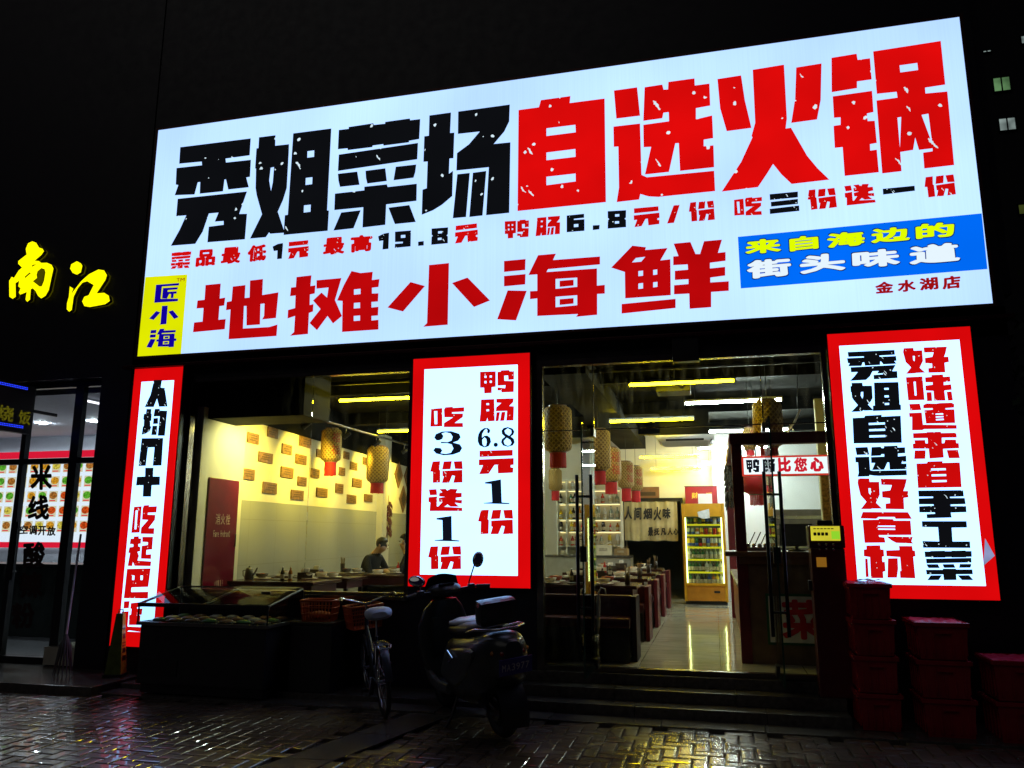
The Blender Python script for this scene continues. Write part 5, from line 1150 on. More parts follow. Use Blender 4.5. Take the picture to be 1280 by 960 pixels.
for (xx, yy) in ((.27, .9), (.27, 5.6), (2.3, .9)): MB().b2((xx-.055, yy-.055, .3), (xx+.055, yy+.055, 2.56), .006).build('post', maroon, C_, True)
m = MB(); m.b2((.2, .82, 2.56), (2.38, .95, 2.68), .005); m.b2((.2, .96, 2.56), (.33, 5.7, 2.68), .005); m.build('top_beam', maroon, C_, True)
a, b = at(960, 745, .84), at(1017, 802, .84)
o = thing('dish_poster', 'white poster with one big red character on the counter front', 'poster', ((a.x+b.x)/2, .845, b.z))
MB().b2((a.x, .848, b.z-.02), (b.x+.25, .857, a.z)).build('board', mat('poster_white', (.78, .74, .6), .5), o, True)
m = MB(); m.b2((a.x-.025, .847, b.z-.045), (a.x, .857, a.z+.025)); m.b2((a.x, .847, a.z), (b.x+.25, .857, a.z+.025)); m.b2((a.x, .847, b.z-.045), (b.x+.25, .857, b.z-.02)); m.build('green_border', mat('green_border', (.01, .1, .03), .5), o, True)
vs, fs = fat('菜', .035); m = MB(); x0, x1, z0, z1 = a.x+.12, b.x+.12, b.z+.015, a.z-.03
m.add([(x0+(x1-x0)*u, .844-i*.0002, z1-(z1-z0)*v) for u, v, i in vs], fs); m.build('lettering', mat('red_paint', (.6, .015, .03), .5), o, True)
ly = .78; a, b = at(928, 597, ly), at(1033, 568, ly)
lb = thing('lit_sign', 'small red-framed lit sign hanging under the maroon beam of the counter', 'sign', ((a.x+b.x)/2, ly, a.z))
lx0, lx1, lz0, lz1 = a.x, 1.55, a.z+.012, b.z-.002
MB().b2((lx0, ly+.003, lz0), (lx1, ly+.1, lz1), .003).build('case', maroon, lb, True)
pl(MB(), lx0+.02, lx1-.02, lz0+.02, lz1-.02, ly).build('lit_face', glow('small_lit_face', (.85, .95, 1.), 1.15, .05, 2), lb, True)
m = MB()
for q in ((lx0, lx1, lz0, lz0+.02), (lx0, lx1, lz1-.02, lz1), (lx0, lx0+.02, lz0+.02, lz1-.02), (lx1-.02, lx1, lz0+.02, lz1-.02)): pl(m, *q, ly)
m.build('red_border', glow('small_red_border', (.75, .05, .03), .8), lb, True)
Lettering(ly-.004).put('鸭', 'w', '88 140 206 134 206 250 100 256').put('肠', 'w', '232 136 346 130 346 246 240 252').chars('character', bkp, lb, 'black character')
Lettering(ly-.004).font('比', 'w', '366 122 486 116 490 248 376 252', .07).font('您', 'w', '512 120 630 116 634 246 518 248', .05).font('心', 'w', '654 120 776 114 782 244 660 246', .08).chars('character', glow('small_red_vinyl', (.75, .01, .03), .9), lb, 'red character')
m = MB(); m.tube([(lx0+.15, ly+.05, lz1), (lx0+.15, ly+.08, 2.56)], .006); m.tube([(lx1-.2, ly+.05, lz1), (lx1-.2, ly+.08, 2.56)], .006); m.build('hanger', black, lb, True)
# kitchen hood, menu wall
o = thing('kitchen_hood', 'stainless kitchen cabinet wall behind the order counter', 'kitchen hood', (1.4, 5.0, FL))
MB().b2((.85, 5.0, .3), (2.35, 5.6, 1.15), .01).build('steel_bench', steel, o, True); MB().b2((.85, 5.35, 1.16), (2.35, 5.6, 2.0), .008).build('steel_back', mat('dull_steel', (.2, .18, .17), .35, metal=.8), o, True)
m = MB()
for k in range(5): m.b2((.86, 5.335, 1.25+k*.15), (2.34, 5.349, 1.3+k*.15))
m.build('louvre', steel, o, True); MB().b2((1.05, 5.32, 1.5), (1.2, 5.334, 1.56)).build('red_display', glow('red_display', (.5, .02, .02), .5), o, True)
o = thing('menu_wall', 'pale yellow partition carrying menu strips behind the payment kiosk', 'partition', (1.7, 2.6, FL))
MB().b2((1.30, 2.5, .3), (2.39, 2.62, 3.3), .004).build('partition', mat('yellow_wall', (.62, .58, .3), .7, var=.05), o, True)
for k, (xx, z0, z1) in enumerate(((1.52, 1.5, 2.35), (1.62, 1.5, 2.3), (1.72, 1.5, 2.3))):
    MB().b2((xx, 2.488, z0), (xx+.07, 2.499, z1)).build('menu_strip', mat('menu_paper', (.6, .5, .2), .7), o, True)
    m = MB()
    for r in range(9): m.b2((xx+.02, 2.484, z1-.06-r*.088), (xx+.05, 2.487, z1-.02-r*.088))
    m.build('strip_print', mat('menu_print', (.2, .03, .02), .7), o, True)
MB().b2((1.31, 2.47, 1.25), (1.42, 2.499, 2.45)).build('gilt_poster', mat('gilt_poster', (.35, .2, .04), .5, var=.6, scale=30), o, True)
o = thing('till_screen', 'dark till screen standing on the order counter', 'till', (.85, 1.15, 1.431), R(-15))
MB().box((0, 0, .17), (.34, .03, .24), M4.Rotation(-.2, 3, 'X'), .008).build('screen', blackp, o); MB().lathe([(0, 0), (.09, 0), (.09, .012), (.02, .02), (.02, .12)], n=16).build('stand', blackp, o)
o = thing('steel_tray', 'shallow steel tray of ladles on the order counter', 'tray', (.45, 1.15, 1.431)); MB().box((0, 0, .02), (.3, .22, .04), None, .01).build('tray', steel, o)
m = MB()
for k in range(4): m.tube([(-.1+k*.06, 0, .045), (-.02+k*.06, .05, .2)], .006, 6); m.ball((-.1+k*.06, 0, .055), .025, 8, 6)
m.build('ladle', steel, o)
# track of small clip lamp by the counter
o = thing('clip_lamp', 'small white articulated lamp hanging beside the woven counter lantern', 'lamp', at(1000, 500, 1.6)); a = o.location.copy()
m = MB(); m.tube([at(1000, 512, 1.6)-a, at(993, 528, 1.6)-a, at(979, 545, 1.6)-a], .012); m.tube([at(986, 529, 1.6)-a, at(996, 544, 1.6)-a], .006); m.build('arm', whitew, o); MB().tube([at(997, 512, 1.6)-a, V((0, 0, 3.72-a.z))], .003).build('hanging_wire', black, o)
MB().ball(at(988, 552, 1.6)-a, .022).build('bulb', glow('warm_bulb', (1, .75, .3), 120), o); MB().tube([at(988, 550, 1.6)-a, at(986, 529, 1.6)-a], .004).build('bulb_wire', black, o)
# ------------------------------------------------------------------ in front of the shop, right side
K = thing('payment_kiosk', 'dark maroon standing kiosk with a small yellow screen beside the right door', 'kiosk', (.985, -.13, .2))
MB().box((0, 0, .64), (.29, .2, 1.28), None, .012).build('cabinet', mat('maroon_kiosk', (.1, .01, .014), .35, var=.15), K); MB().box((0, .0, 1.385), (.31, .2, .205), None, .02).build('head', mat('kiosk_head', (.06, .008, .012), .35), K)
MB().box((0, 0, 1.512), (.13, .08, .045), None, .006).build('camera_box', blackp, K)
MB().box((-.01, -.103, 1.415), (.25, .008, .13), None, .003).build('screen', glow('kiosk_screen', (.75, .68, .04), .85, .15, 6), K)
MB().box((.075, -.1085, 1.40), (.07, .002, .07)).build('green_tile', glow('kiosk_green', (.3, .72, .03), .9), K)
m = MB()
for k in range(4): m.box((-.1+k*.033, -.1085, 1.41), (.025, .002, .028))
for k in range(6): m.box((-.1+k*.03, -.1085, 1.457), (.022, .002, .008))
m.build('screen_print', mat('screen_ink', (.03, .025, .01), .6), K)
m = MB()
for k in range(3):
    for r in range(2): m.lathe([(.0, 0), (.011, 0), (.011, .004), (0, .004)], (-.07+k*.06, -.101, 1.315-r*.04), 12, M4.Rotation(R(90), 3, 'X'))
m.build('button', steel, K)
MB().box((-.06, -.102, 1.16), (.085, .004, .085), None, .012).build('orange_sticker', mat('orange_sticker', (.75, .36, .04), .5, emit=(.8, .35, .03), es=.25), K)  # plain sticker, its brightness put in as a weak glow
m = MB(); m.box((-.16, 0, .95), (.03, .1, .09), None, .005); m.build('hinge_block', blackp, K)

def crate_parts(o, w_, d, h, lid):
    t = .012; b = MB()
    b.loft([[V((x*(w_/2-.02), y*(d/2-.02), 0)) for x, y in ((-1, -1), (1, -1), (1, 1), (-1, 1))], [V((x*w_/2, y*d/2, h-.03)) for x, y in ((-1, -1), (1, -1), (1, 1), (-1, 1))]], caps=False); b.s = [False]*len(b.s)
    b.add([(-w_/2+.02, -d/2+.02, 0), (w_/2-.02, -d/2+.02, 0), (w_/2-.02, d/2-.02, 0), (-w_/2+.02, d/2-.02, 0)], [(3, 2, 1, 0)])
    for s in (-1, 1):
        for k in range(5): b.box((-w_/2+.05+k*(w_-.1)/4, s*(d/2-.009+.002), h*.5), (.014, .012, h*.8)); b.box((s*(w_/2-.009+.002), -d/2+.05+k*(d-.1)/4, h*.5), (.012, .014, h*.8))
    b.build('crate_wall', redpl, o)
    r = MB()
    for s in (-1, 1): r.box((0, s*(d/2+.003), h-.018), (w_+.03, .026, .034), None, .006); r.box((s*(w_/2+.003), 0, h-.018), (.026, d-.022, .034), None, .006)
    r.build('rim', redpl, o)
    for s in (-1, 1): MB().box((0, s*(d/2+.018), h-.075), (.12, .012, .022), None, .004).build('handle', redpl, o)
    if lid:
        l_ = MB(); nx = 14; vs = [V((-w_/2+.01+(w_-.02)*i/nx, -d/2+.01+(d-.02)*j/nx, h-.012+.014*random.random()+.012*sin(i*.9)*sin(j*.7))) for i in range(nx+1) for j in range(nx+1)]
        l_.add(vs, [(i*(nx+1)+j, (i+1)*(nx+1)+j, (i+1)*(nx+1)+j+1, i*(nx+1)+j+1) for i in range(nx) for j in range(nx)], True); l_.build('cover_sheet', mat('red_film', (.65, .04, .1), .3, var=.3, bump=.2), o)
def stack(x0, x1, y0, y1, z0, n_, h, nm):
    for k in range(n_):
        o = thing('crate', 'red plastic crate, %s in the %s' % ((('bottom one', 'second from below', 'third from below', 'top one') if n_ == 4 else ('bottom one', 'middle one', 'top one') if n_ == 3 else ('bottom one', 'top one'))[k], nm), 'crate', ((x0+x1)/2+random.uniform(-.006, .006), (y0+y1)/2+random.uniform(-.006, .006), z0+k*h), R(random.uniform(-1.5, 1.5)), 'red crates by the right wall')
        crate_parts(o, x1-x0, y1-y0, h-.004, k == n_-1)
stack(1.1, 1.425, -.55, -.15, .013, 4, .297, 'tall stack beside the payment kiosk')
stack(1.57, 1.95, -.65, -.22, .013, 3, .297, 'stack of three below the wide light box')
stack(2.09, 2.5, -.72, -.3, .013, 2, .31, 'low stack at the right edge')
stack(2.62, 3.0, -.3, .08, .013, 3, .297, 'stack beside the tree')
o = thing('paper_scrap', 'white and yellow paper lying on top of the tall crate stack', 'paper', (1.26, -.42, 1.215), .3)
m = MB(); vs = [V((-.1+.2*i/6, -.05+.1*j/4, .004+.012*sin(i*1.2)*sin(j+.4))) for i in range(7) for j in range(5)]; m.add(vs, [(i*5+j, (i+1)*5+j, (i+1)*5+j+1, i*5+j+1) for i in range(6) for j in range(4)], True); m.build('sheet', mat('paper_white', (.7, .7, .6), .6, var=.3), o)

# ------------------------------------------------------------------ display freezer under the window
F = thing('display_freezer', 'long dark chest freezer with a sloping glass top below the window', 'freezer', (-5.03, -.45, .06))
fx0, fx1, fy0, fy1 = -5.78, -4.28, -.80, -.1; fzb, fzr, fzk = .71, .90, 1.03
fb = mat('freezer_body', (.022, .022, .026), .35, var=.15)
MB().b2((fx0+.03, fy0+.03, .12), (fx1-.03, fy1, .69), .02).build('cabinet', fb, F, True); MB().b2((fx0+.06, fy0+.07, .03), (fx1-.06, fy1-.03, .118)).build('plinth', blackp, F, True)
MB().b2((fx0+.08, fy0+.022, .2), (fx0+.5, fy0+.029, .36)).build('grille', blackp, F, True)
al = mat('freezer_trim', (.2, .19, .18), .28, metal=.8)
m = MB(); m.b2((fx0, fy0, .69), (fx1, fy0+.04, .725), .006); m.b2((fx0, fy1-.04, .69), (fx1, fy1, .725), .006); m.b2((fx0, fy0+.041, .69), (fx0+.04, fy1-.041, .725), .006); m.b2((fx1-.04, fy0+.041, .69), (fx1, fy1-.041, .725), .006); m.build('body_trim', al, F, True)
m = MB(); m.add([(fx0+.04, fy0+.04, .70), (fx1-.04, fy0+.04, .70), (fx1-.04, fy1-.04, .70), (fx0+.04, fy1-.04, .70)], [(0, 1, 2, 3)]); m.build('liner', mat('freezer_liner', (.4, .42, .4), .4), F, True)
m = MB()
def bar3(a, b, r=.014): m.tube([a, b], r, 6)
A1, A2, A3, A4 = V((fx0+.01, fy0+.01, fzr)), V((fx1-.01, fy0+.01, fzr)), V((fx1-.01, fy1-.02, fzk)), V((fx0+.01, fy1-.02, fzk))
for a, b in ((A1, A2), (A2, A3), (A3, A4), (A4, A1)): bar3(a, b, .013)
for a in (A1, A2): bar3(a, V((a.x, a.y, .72)), .009)
for a in (A3, A4): bar3(a, V((a.x, a.y, .72)), .012)
bar3((A1+A2)/2, (A3+A4)/2, .012); m.b2(A1+V((-.01, -.012, -.028)), A2+V((.01, .02, .012)), .004); m.build('top_frame', blackp, F, True)
fg = glass('freezer_glass', (.86, .93, .88), rough=.02)
m = MB(); m.add([A1, A2, V((A2.x, A2.y, .725)), V((A1.x, A1.y, .725))], [(0, 1, 2, 3)]); m.add([A2, A3, V((A3.x, A3.y, .725)), V((A2.x, A2.y, .725))], [(0, 1, 2, 3)]); m.add([A1, A4, V((A4.x, A4.y, .725)), V((A1.x, A1.y, .725))], [(0, 1, 2, 3)]); m.build('side_glass', fg, F, True)
mid = ((A1+A2)/2, (A3+A4)/2)
for (a, b, c, d, off) in ((A1, mid[0], mid[1], A4, .006), (mid[0], A2, A3, mid[1], .02)):
    m = MB(); n_ = 8; vs = []
    for i in range(n_+1):
        t = i/n_; z = V((0, 0, off+.035*sin(pi*t))); vs += [a.lerp(d, t)+z, b.lerp(c, t)+z]
    m.add(vs, [(2*i, 2*i+1, 2*i+3, 2*i+2) for i in range(n_)], True); m.build('sliding_lid', fg, F, True)
MB().box((A2+A3)/2+V((-.2, -.05, .045)), (.1, .025, .03), None, .006).build('lid_handle', blackp, F, True)
pk = [mat('pack_green', (.08, .2, .05), .3, var=.4), mat('pack_brown', (.25, .12, .05), .3, var=.4), mat('pack_pale', (.5, .45, .35), .35, var=.3)]
for i in range(7):
    for j in range(3):
        o = thing('food_tray', 'wrapped food tray in the chest freezer, %s from the left in the %s row' % (words(i), ('front', 'middle', 'back')[j]), 'food tray', (fx0+.17+i*.195, fy0+.14+j*.2, .702), 0, 'food trays in the chest freezer')
        MB().loft([se(0, 0, 0, .075, .08, 16, 4, 'z'), se(0, 0, .03, .085, .09, 16, 4, 'z')]).build('tray', blackp, o); m = MB(); m.ball((0, 0, .032), (.07, .075, .026), 12, 6); m.build('packed_food', random.choice(pk), o)

# ------------------------------------------------------------------ baskets and boxes between freezer and bicycle
def basket_mesh(o, w_, d, h, mt, n_=9):
    m = MB()
    for z, k in ((.0, .86), (h*.33, .9), (h*.66, .95)): m.tube([V((x*w_/2*k, y*d/2*k, z)) for x, y in ((-1, -1), (0, -1.05), (1, -1), (1.05, 0), (1, 1), (0, 1.05), (-1, 1), (-1.05, 0))], .005, 5, True)
    for i in range(n_+1):
        t = -1+2*i/n_
        for s in (-1, 1): m.tube([V((t*w_/2*.86, s*d/2*.86, 0)), V((t*w_/2, s*d/2, h))], .004, 4); m.tube([V((s*w_/2*.86, t*d/2*.86, 0)), V((s*w_/2, t*d/2, h))], .004, 4)
        m.tube([V((t*w_/2*.86, -d/2*.86, 0)), V((t*w_/2*.86, d/2*.86, 0))], .004, 4)
    m.build('basket_weave', mt, o)
    r = MB(); r.tube([V((x*w_/2, y*d/2, h)) for x, y in ((-1, -1), (0, -1.04), (1, -1), (1.04, 0), (1, 1), (0, 1.04), (-1, 1), (-1.04, 0))], .011, 6, True); r.build('rim', mt, o)
orr = mat('orange_plastic', (.42, .07, .015), .4, var=.15)
o = thing('storage_box', 'black storage box on the plinth between freezer and bicycle', 'box', (-3.98, -.3, .06)); MB().box((0, 0, .32), (.46, .36, .64), None, .015).build('box_body', mat('black_box', (.02, .02, .022), .5), o); MB().box((0, 0, .655), (.48, .38, .03), None, .008).build('lid', blackp, o)
o = thing('basket', 'orange plastic basket on the black box beside the freezer', 'basket', (-3.98, -.3, .735), .15); basket_mesh(o, .34, .26, .2, orr); MB().ball((0, 0, .05), (.12, .09, .045), 12, 6).build('cloth_bundle', mat('orange_cloth', (.4, .1, .02), .8), o)

# ------------------------------------------------------------------ bicycle
hx, hy = -.55, .835; Y0 = thing('bicycle', 'old city bicycle with an orange front basket, parked facing the window', 'bicycle', (-2.94, -1.0, .012), math.atan2(hy, hx)); Y0.rotation_euler.x = R(-5)
r_, wb = .285, .87; rub = mat('rubber', (.015, .015, .016), .6); chrome = mat('chrome', (.6, .6, .62), .15, metal=1, var=.03); bf = mat('bike_frame', (.05, .06, .08), .3, metal=.3)
def bwheel(x):
    w_ = MB(); w_.tube([V((x+r_*cos(2*pi*k/32), 0, r_+r_*sin(2*pi*k/32))) for k in range(32)], .02, 8, True); w_ = w_.build('tyre', rub, None)
    q = MB(); q.tube([V((x+(r_-.026)*cos(2*pi*k/32), 0, r_+(r_-.026)*sin(2*pi*k/32))) for k in range(32)], .011, 6, True); rim = q.build('rim', chrome, None)
    q = MB(); q.tube([(x, -.035, r_), (x, .035, r_)], .02, 10)
    for k in range(20): a = 2*pi*k/20; q.tube([(x+.018*cos(a+.4), (.03 if k % 2 else -.03), r_+.018*sin(a+.4)), (x+(r_-.03)*cos(a), 0, r_+(r_-.03)*sin(a))], .0016, 4)
    sp = q.build('spokes', chrome, None)
    return w_, rim, sp
for x in (0, wb):
    q = MB(); q.tube([(x, -.06, r_), (x, .06, r_)], .008, 8); wh = q.build('wheel', chrome, Y0)
    for c_ in bwheel(x): c_.parent = wh
m = MB(); BBp = V((.36, 0, .27)); hd = V((.78, 0, .74)); sp_ = V((.22, 0, .66))
m.tube([BBp, sp_], .015); m.tube([hd-V((-.01, 0, .1)), BBp+V((.02, 0, .01))], .018); m.tube([hd-V((-.01, 0, .04)), V((.5, 0, .5)), BBp+V((-.06, 0, .15))], .014); m.tube([hd-V((-.03, 0, .14)), hd+V((-.01, 0, .06))], .02)
for s in (-1, 1): m.tube([BBp+V((0, s*.03, 0)), V((0, s*.06, r_))], .009); m.tube([sp_+V((.02, s*.02, -.06)), V((0, s*.06, r_))], .008); m.tube([hd+V((.02, s*.02, -.15)), V((.87, s*.05, .45)), V((wb, s*.055, r_))], .011)
m.build('frame', bf, Y0)
MB().tube([sp_, sp_+V((-.05, 0, .16))], .012).build('seat_post', chrome, Y0)
q = MB(); sx = .13; q.loft([se(sx-.14, 0, .87, .07, .025, 16), se(sx-.1, 0, .88, .125, .06, 16), se(sx-.02, 0, .88, .12, .055, 16), se(sx+.08, 0, .88, .065, .042, 16), se(sx+.15, 0, .875, .02, .018, 16)]); q.build('saddle', mat('pale_saddle_cover', (.6, .7, .85), .4, var=.15, bump=.3), Y0)
m = MB()
for s in (-1, 1): m.tube([(-.02, s*.06, r_), (-.06, s*.06, .62), (.16, s*.05, .62)], .006); m.tube([(-.18, s*.06, .62), (.16, s*.05, .62)], .007); m.tube([(-.18, s*.06, .62), (-.21, s*.05, .60), (-.21, 0, .6)], .007)
for k in range(5): m.tube([(-.16+k*.07, -.06, .625), (-.16+k*.07, .06, .625)], .004)
m.build('carrier', chrome, Y0)
for x in (0, wb):
    q = MB(); n_ = 14; vs = []
    for k in range(n_+1): a = R(20+ (150 if x == 0 else 130)*k/n_); vs += [V((x+(r_+.04)*cos(a), y, r_+(r_+.04)*sin(a)-(.012 if y else 0))) for y in (-.035, 0, .035)]
    q.add(vs, [(i*3+j, i*3+3+j, i*3+4+j, i*3+1+j) for i in range(n_) for j in (0, 1)], True); q.build('mudguard', bf, Y0)
m = MB(); m.tube([hd, hd+V((-.03, 0, .16))], .012); hb = hd+V((-.03, 0, .17)); m.tube([hb+V((-.2, -.27, .06)), hb+V((-.1, -.26, .09)), hb+V((.0, -.1, .03)), hb, hb+V((.0, .1, .03)), hb+V((-.1, .26, .09)), hb+V((-.2, .27, .06))], .011); m.build('handlebar', chrome, Y0)
for s in (-1, 1): MB().tube([hb+V((-.2, s*.27, .06)), hb+V((-.12, s*.262, .085))], .017).build('grip', blackp, Y0)
q = MB(); q.lathe([(.085, -.004), (.085, .004)], BBp, 20, M4.Rotation(R(90), 3, 'X')); q.tube([BBp+V((0, .05, 0)), BBp+V((.1, .06, -.12))], .01); q.tube([BBp+V((0, -.05, 0)), BBp+V((-.1, -.06, .12))], .01); ck = q.build('crank', chrome, Y0)
for a, s in ((V((.1, .1, -.12)), 1), (V((-.1, -.1, .12)), -1)): MB().box(BBp+a, (.09, .07, .022), None, .004).build('pedal', blackp, ck)
MB().b2((0, -.075, .2), (.4, -.055, .33), .01).build('chain_guard', bf, Y0); MB().box((-.05, 0, .56), (.02, .06, .045), None, .008).build('rear_reflector', mat('red_reflector', (.4, .02, .02), .15), Y0)
o = thing('basket', 'orange plastic basket hung on the front of the bicycle', 'basket', (0, 0, 0)); bp0 = wm(Y0) @ V((.97, 0, .66)); o.location = bp0; o.rotation_euler = (R(-5), 0, Y0.rotation_euler.z+R(12)); basket_mesh(o, .26, .34, .22, orr)

# ------------------------------------------------------------------ electric scooter
th = math.atan2(.77, -.64); Sx = thing('electric_scooter', 'dark electric scooter with white seat cover parked before the numeral light box', 'scooter', (-2.1, -1.02, .012), th); Sx.scale = (1, 1.18, 1); Sx.rotation_euler.x = R(-6)
pg = mat('scooter_paint', (.03, .038, .037), .3, var=.1, coat=.25, spec=.5); gp = mat('scooter_plastic', (.016, .017, .019), .42)
WR = .235
def swheel(x):
    q = MB(); q.tube([V((x+(WR-.05)*cos(2*pi*k/30), 0, WR+(WR-.05)*sin(2*pi*k/30))) for k in range(30)], .05, 10, True); wh = q.build('wheel', rub, Sx)
    q = MB(); q.lathe([(.04, -.035), (.13, -.03), (.14, -.02), (.14, .02), (.13, .03), (.04, .035)], (x, 0, WR), 22, M4.Rotation(R(90), 3, 'X')); q.build('rim', mat('dark_alloy', (.035, .035, .04), .35, metal=.6), wh)
    q = MB(); q.lathe([(.1, -.006), (.1, .006)], (x, .05, WR), 20, M4.Rotation(R(90), 3, 'X')); q.build('brake_disc', chrome, wh)
swheel(-.62); swheel(.64)
q = MB(); q.loft([se(x, 0, (a+b)/2, w_, (b-a)/2, 24, 3) for x, w_, a, b in ((.15, .1, .27, .64), (.1, .16, .22, .72), (-.1, .19, .2, .77), (-.35, .205, .22, .81), (-.58, .2, .3, .83), (-.78, .165, .4, .84), (-.9, .12, .5, .82), (-.95, .06, .58, .78))]); q.build('rear_body', pg, Sx)
q = MB()
for s in (-1, 1): q.loft([se(x, s*.188+s*(.012-abs(x+.28)*.03), z, .018, h, 14, 2.6) for x, z, h in ((.06, .45, .04), (-.05, .5, .12), (-.25, .52, .16), (-.45, .58, .13), (-.6, .65, .07), (-.66, .68, .02))])
q.build('side_panel', mat('side_panel_grey', (.075, .085, .08), .3, coat=.25), Sx)
q = MB(); y = .222; q.prism([(-.1, y, .66), (-.02, y, .655), (-.1, y, .585), (-.085, y, .655)][:0] or [(-.2, y, .665), (-.17, y, .665), (-.265, y, .615), (-.19, y, .565), (-.22, y, .565), (-.31, y, .615)], (0, .006, 0)); q.build('chevron_badge', chrome, Sx)
q = MB(); q.loft([se(x, 0, z, w_, h, 22, 2.8) for x, w_, z, h in ((.16, .07, .765, .03), (.1, .12, .775, .055), (-.08, .145, .785, .07), (-.25, .16, .80, .075), (-.42, .16, .815, .08), (-.58, .13, .83, .07), (-.64, .06, .83, .03))]); st = q.build('seat', gp, Sx)
q = MB(); rr = []
for x, w_, z, h in ((.13, .06, .815, .025), (.08, .11, .835, .032), (-.02, .135, .85, .036), (-.14, .13, .858, .034), (-.24, .09, .865, .026), (-.28, .03, .865, .012)): rr.append([p+V((0, 0, random.uniform(-.006, .006))) for p in se(x, 0, z, w_, h, 20, 2.4)])
q.loft(rr); q.build('seat_cover', mat('white_bag', (.82, .86, .9), .3, var=.12, bump=.4), Sx)
q = MB(); q.b2((.08, -.15, .26), (.5, .15, .325), .02); q.build('floorboard', gp, Sx)
q = MB()
for s in (-1, 1): q.loft([se(x, s*.155, z, .022, h, 12) for x, z, h in ((.06, .29, .045), (.3, .275, .05), (.52, .33, .06), (.6, .42, .05))])
q.build('floor_side_trim', mat('floor_trim', (.1, .11, .11), .3), Sx)
q = MB(); q.loft([se(cx, 0, z, a, b, 24, 2.8, 'z') for z, cx, a, b in ((.27, .5, .05, .12), (.42, .55, .05, .19), (.6, .575, .055, .22), (.78, .57, .065, .21), (.92, .54, .07, .16), (1.0, .5, .06, .1))]); q.build('leg_shield', pg, Sx)
q = MB(); q.b2((.49, -.13, .5), (.535, .13, .86), .02); q.build('glove_panel', gp, Sx)
q = MB(); q.loft([se(x, 0, z, w_, h, 20, 2.4) for x, w_, z, h in ((.36, .03, 1.08, .015), (.39, .1, 1.08, .05), (.46, .14, 1.085, .062), (.55, .13, 1.07, .07), (.62, .08, 1.05, .05), (.645, .03, 1.04, .02))]); q.build('handlebar_cowl', gp, Sx)
MB().box((.42, 0, 1.128), (.07, .13, .018), M4.Rotation(.5, 3, 'Y'), .008).build('instrument', mat('screen_glass', (.02, .025, .03), .08), Sx)
q = MB(); n_ = 9; vs = []
for i in range(n_+1):
    yy = -.15+.3*i/n_; vs += [V((.6-yy*yy*2.2, yy, 1.1)), V((.55-yy*yy*2, yy*.8, 1.2+.03*cos(yy*10)))]
q.add(vs, [(2*i, 2*i+1, 2*i+3, 2*i+2) for i in range(n_)], True); q.build('wind_deflector', mat('smoked_screen', (.02, .02, .025), .12), Sx)
q = MB(); q.tube([(.36, -.35, 1.075), (.42, -.24, 1.085), (.46, 0, 1.07), (.42, .24, 1.085), (.36, .35, 1.075)], .012); hbar = q.build('handlebar', black, Sx)
for s in (-1, 1):
    MB().tube([(.36-.005, s*.355, 1.074), (.405, s*.255, 1.084)], .019, 10).build('grip', rub, Sx); MB().tube([(.44, s*.22, 1.085), (.45, s*.33, 1.065)], .007, 6).build('brake_lever', chrome, Sx)
    MB().box((.42, s*.215, 1.09), (.06, .05, .045), None, .012).build('switch_block', gp, Sx)
    c_ = V((.43, .235, 1.2)) if s > 0 else V((.435, -.3, 1.325))
    MB().tube([(.43, s*.2, 1.09), (.45, s*.21, 1.13), (.44, (.22 if s > 0 else -.265), c_.z-.045)], .006, 8).build('mirror_stem', black, Sx)
    rm_ = M4.Rotation(R(-62 if s > 0 else 16), 3, 'X') @ M4.Rotation(R(40 if s > 0 else 8), 3, 'Y'); q = MB(); q.ball(c_, (.022, .05, .075), 16, 10, rm_); mr_ = q.build('mirror', gp, Sx)
    q = MB(); q.ball(c_+rm_ @ V((-.012, 0, 0)), (.012, .044, .067), 16, 10, rm_); q.build('mirror_glass', mat('mirror_glass', (.8, .82, .85), .03, metal=1, var=0), mr_)
q = MB()
for s in (-1, 1): q.tube([(.55, s*.05, .62), (.6, s*.06, .4), (.64, s*.07, WR)], .018, 8)
q.build('fork', chrome, Sx)
q = MB(); n_ = 12; vs = []
for k in range(n_+1): a = R(25+125*k/n_); vs += [V((.64+(WR+.035)*cos(a), y_, WR+(WR+.035)*sin(a)-abs(y_)*.25)) for y_ in (-.075, -.03, .03, .075)]
q.add(vs, [(i*4+j, i*4+4+j, i*4+5+j, i*4+1+j) for i in range(n_) for j in range(3)], True); q.build('front_mudguard', pg, Sx)
q = MB(); vs = []
for k in range(n_+1): a = R(55+150*k/n_); vs += [V((-.62+(WR+.03)*cos(a), y_*1.25, WR+(WR+.03)*sin(a)-abs(y_)*.2)) for y_ in (-.08, -.05, .05, .08)]
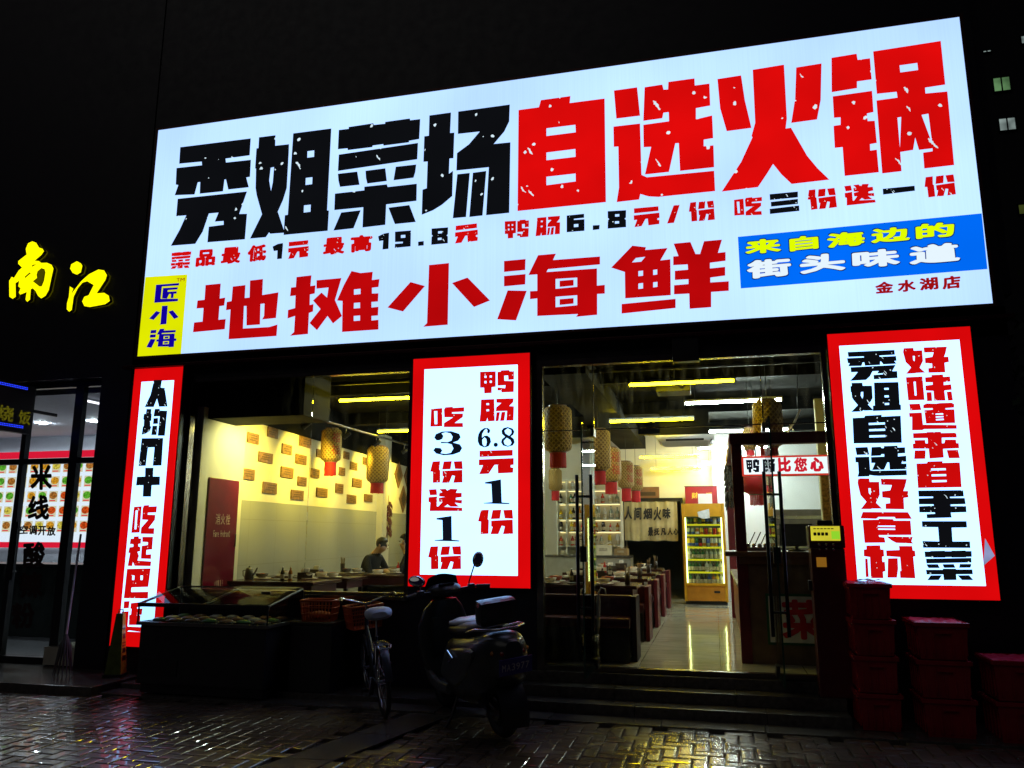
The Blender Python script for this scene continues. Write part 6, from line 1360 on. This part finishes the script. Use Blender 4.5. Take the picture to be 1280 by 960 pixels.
q.add(vs, [(i*4+j, i*4+4+j, i*4+5+j, i*4+1+j) for i in range(n_) for j in range(3)], True); q.build('rear_mudguard', gp, Sx)
MB().loft([se(-.88, 0, .7, .1, .03, 16), se(-.935, 0, .695, .09, .032, 16), se(-.945, 0, .695, .06, .02, 16)]).build('tail_light', mat('tail_lens', (.25, .01, .01), .12), Sx)
q = MB(); rp = M4.Rotation(R(-14), 3, 'Y'); q.box((-.965, 0, .60), (.006, .24, .13), rp, .002); pt = q.build('number_plate', mat('plate_blue', (.05, .045, .28), .35, var=.1), Sx)
q = MB()
for i, ch in enumerate('MA3977'):
    vs, fs = fontglyph(ch, 0.); y1 = .1-i*.034; q.add([rp @ V((-.0045, -u*.026, .03-v*.055))+V((-.965, y1, .595)) for u, v in vs], fs)
q.build('plate_lettering', mat('plate_white', (.6, .6, .65), .5), pt)
q = MB()
for s in (-1, 1): q.tube([(-.5, s*.165, .83), (-.66, s*.17, .865), (-.82, s*.14, .875), (-.9, s*.06, .875)], .011, 8)
q.tube([(-.9, -.06, .875), (-.9, .06, .875)], .011, 8); q.build('grab_rail', chrome, Sx)
q = MB(); rb = M4.Rotation(R(-12), 3, 'Y'); q.box((-.68, 0, .985), (.13, .28, .2), rb, .045); q.build('passenger_backrest', mat('grey_backrest', (.022, .024, .027), .35, coat=.3), Sx)
q = MB(); q.b2((-.5, -.07, .22), (.05, .07, .3), .02); q.tube([(-.62, .09, WR), (-.3, .09, .3)], .02); q.tube([(-.62, -.09, WR), (-.3, -.09, .3)], .02); q.build('swing_arm', gp, Sx)
for s in (-1, 1): MB().tube([(-.62, s*.11, WR+.03), (-.52, s*.12, .6)], .024, 10).build('shock_absorber', black, Sx)
MB().tube([(-.05, .12, .26), (-.1, .2, .1), (-.12, .26, .03)], .012, 8).build('side_stand', black, Sx)
for s in (-1, 1): MB().lathe([(0, 0), (.02, .004), (.022, .02), (0, .03)], (-.86, s*.12, .7), 12, M4.Rotation(R(-90), 3, 'Y')).build('indicator', mat('amber_lens', (.4, .15, .02), .15), Sx)
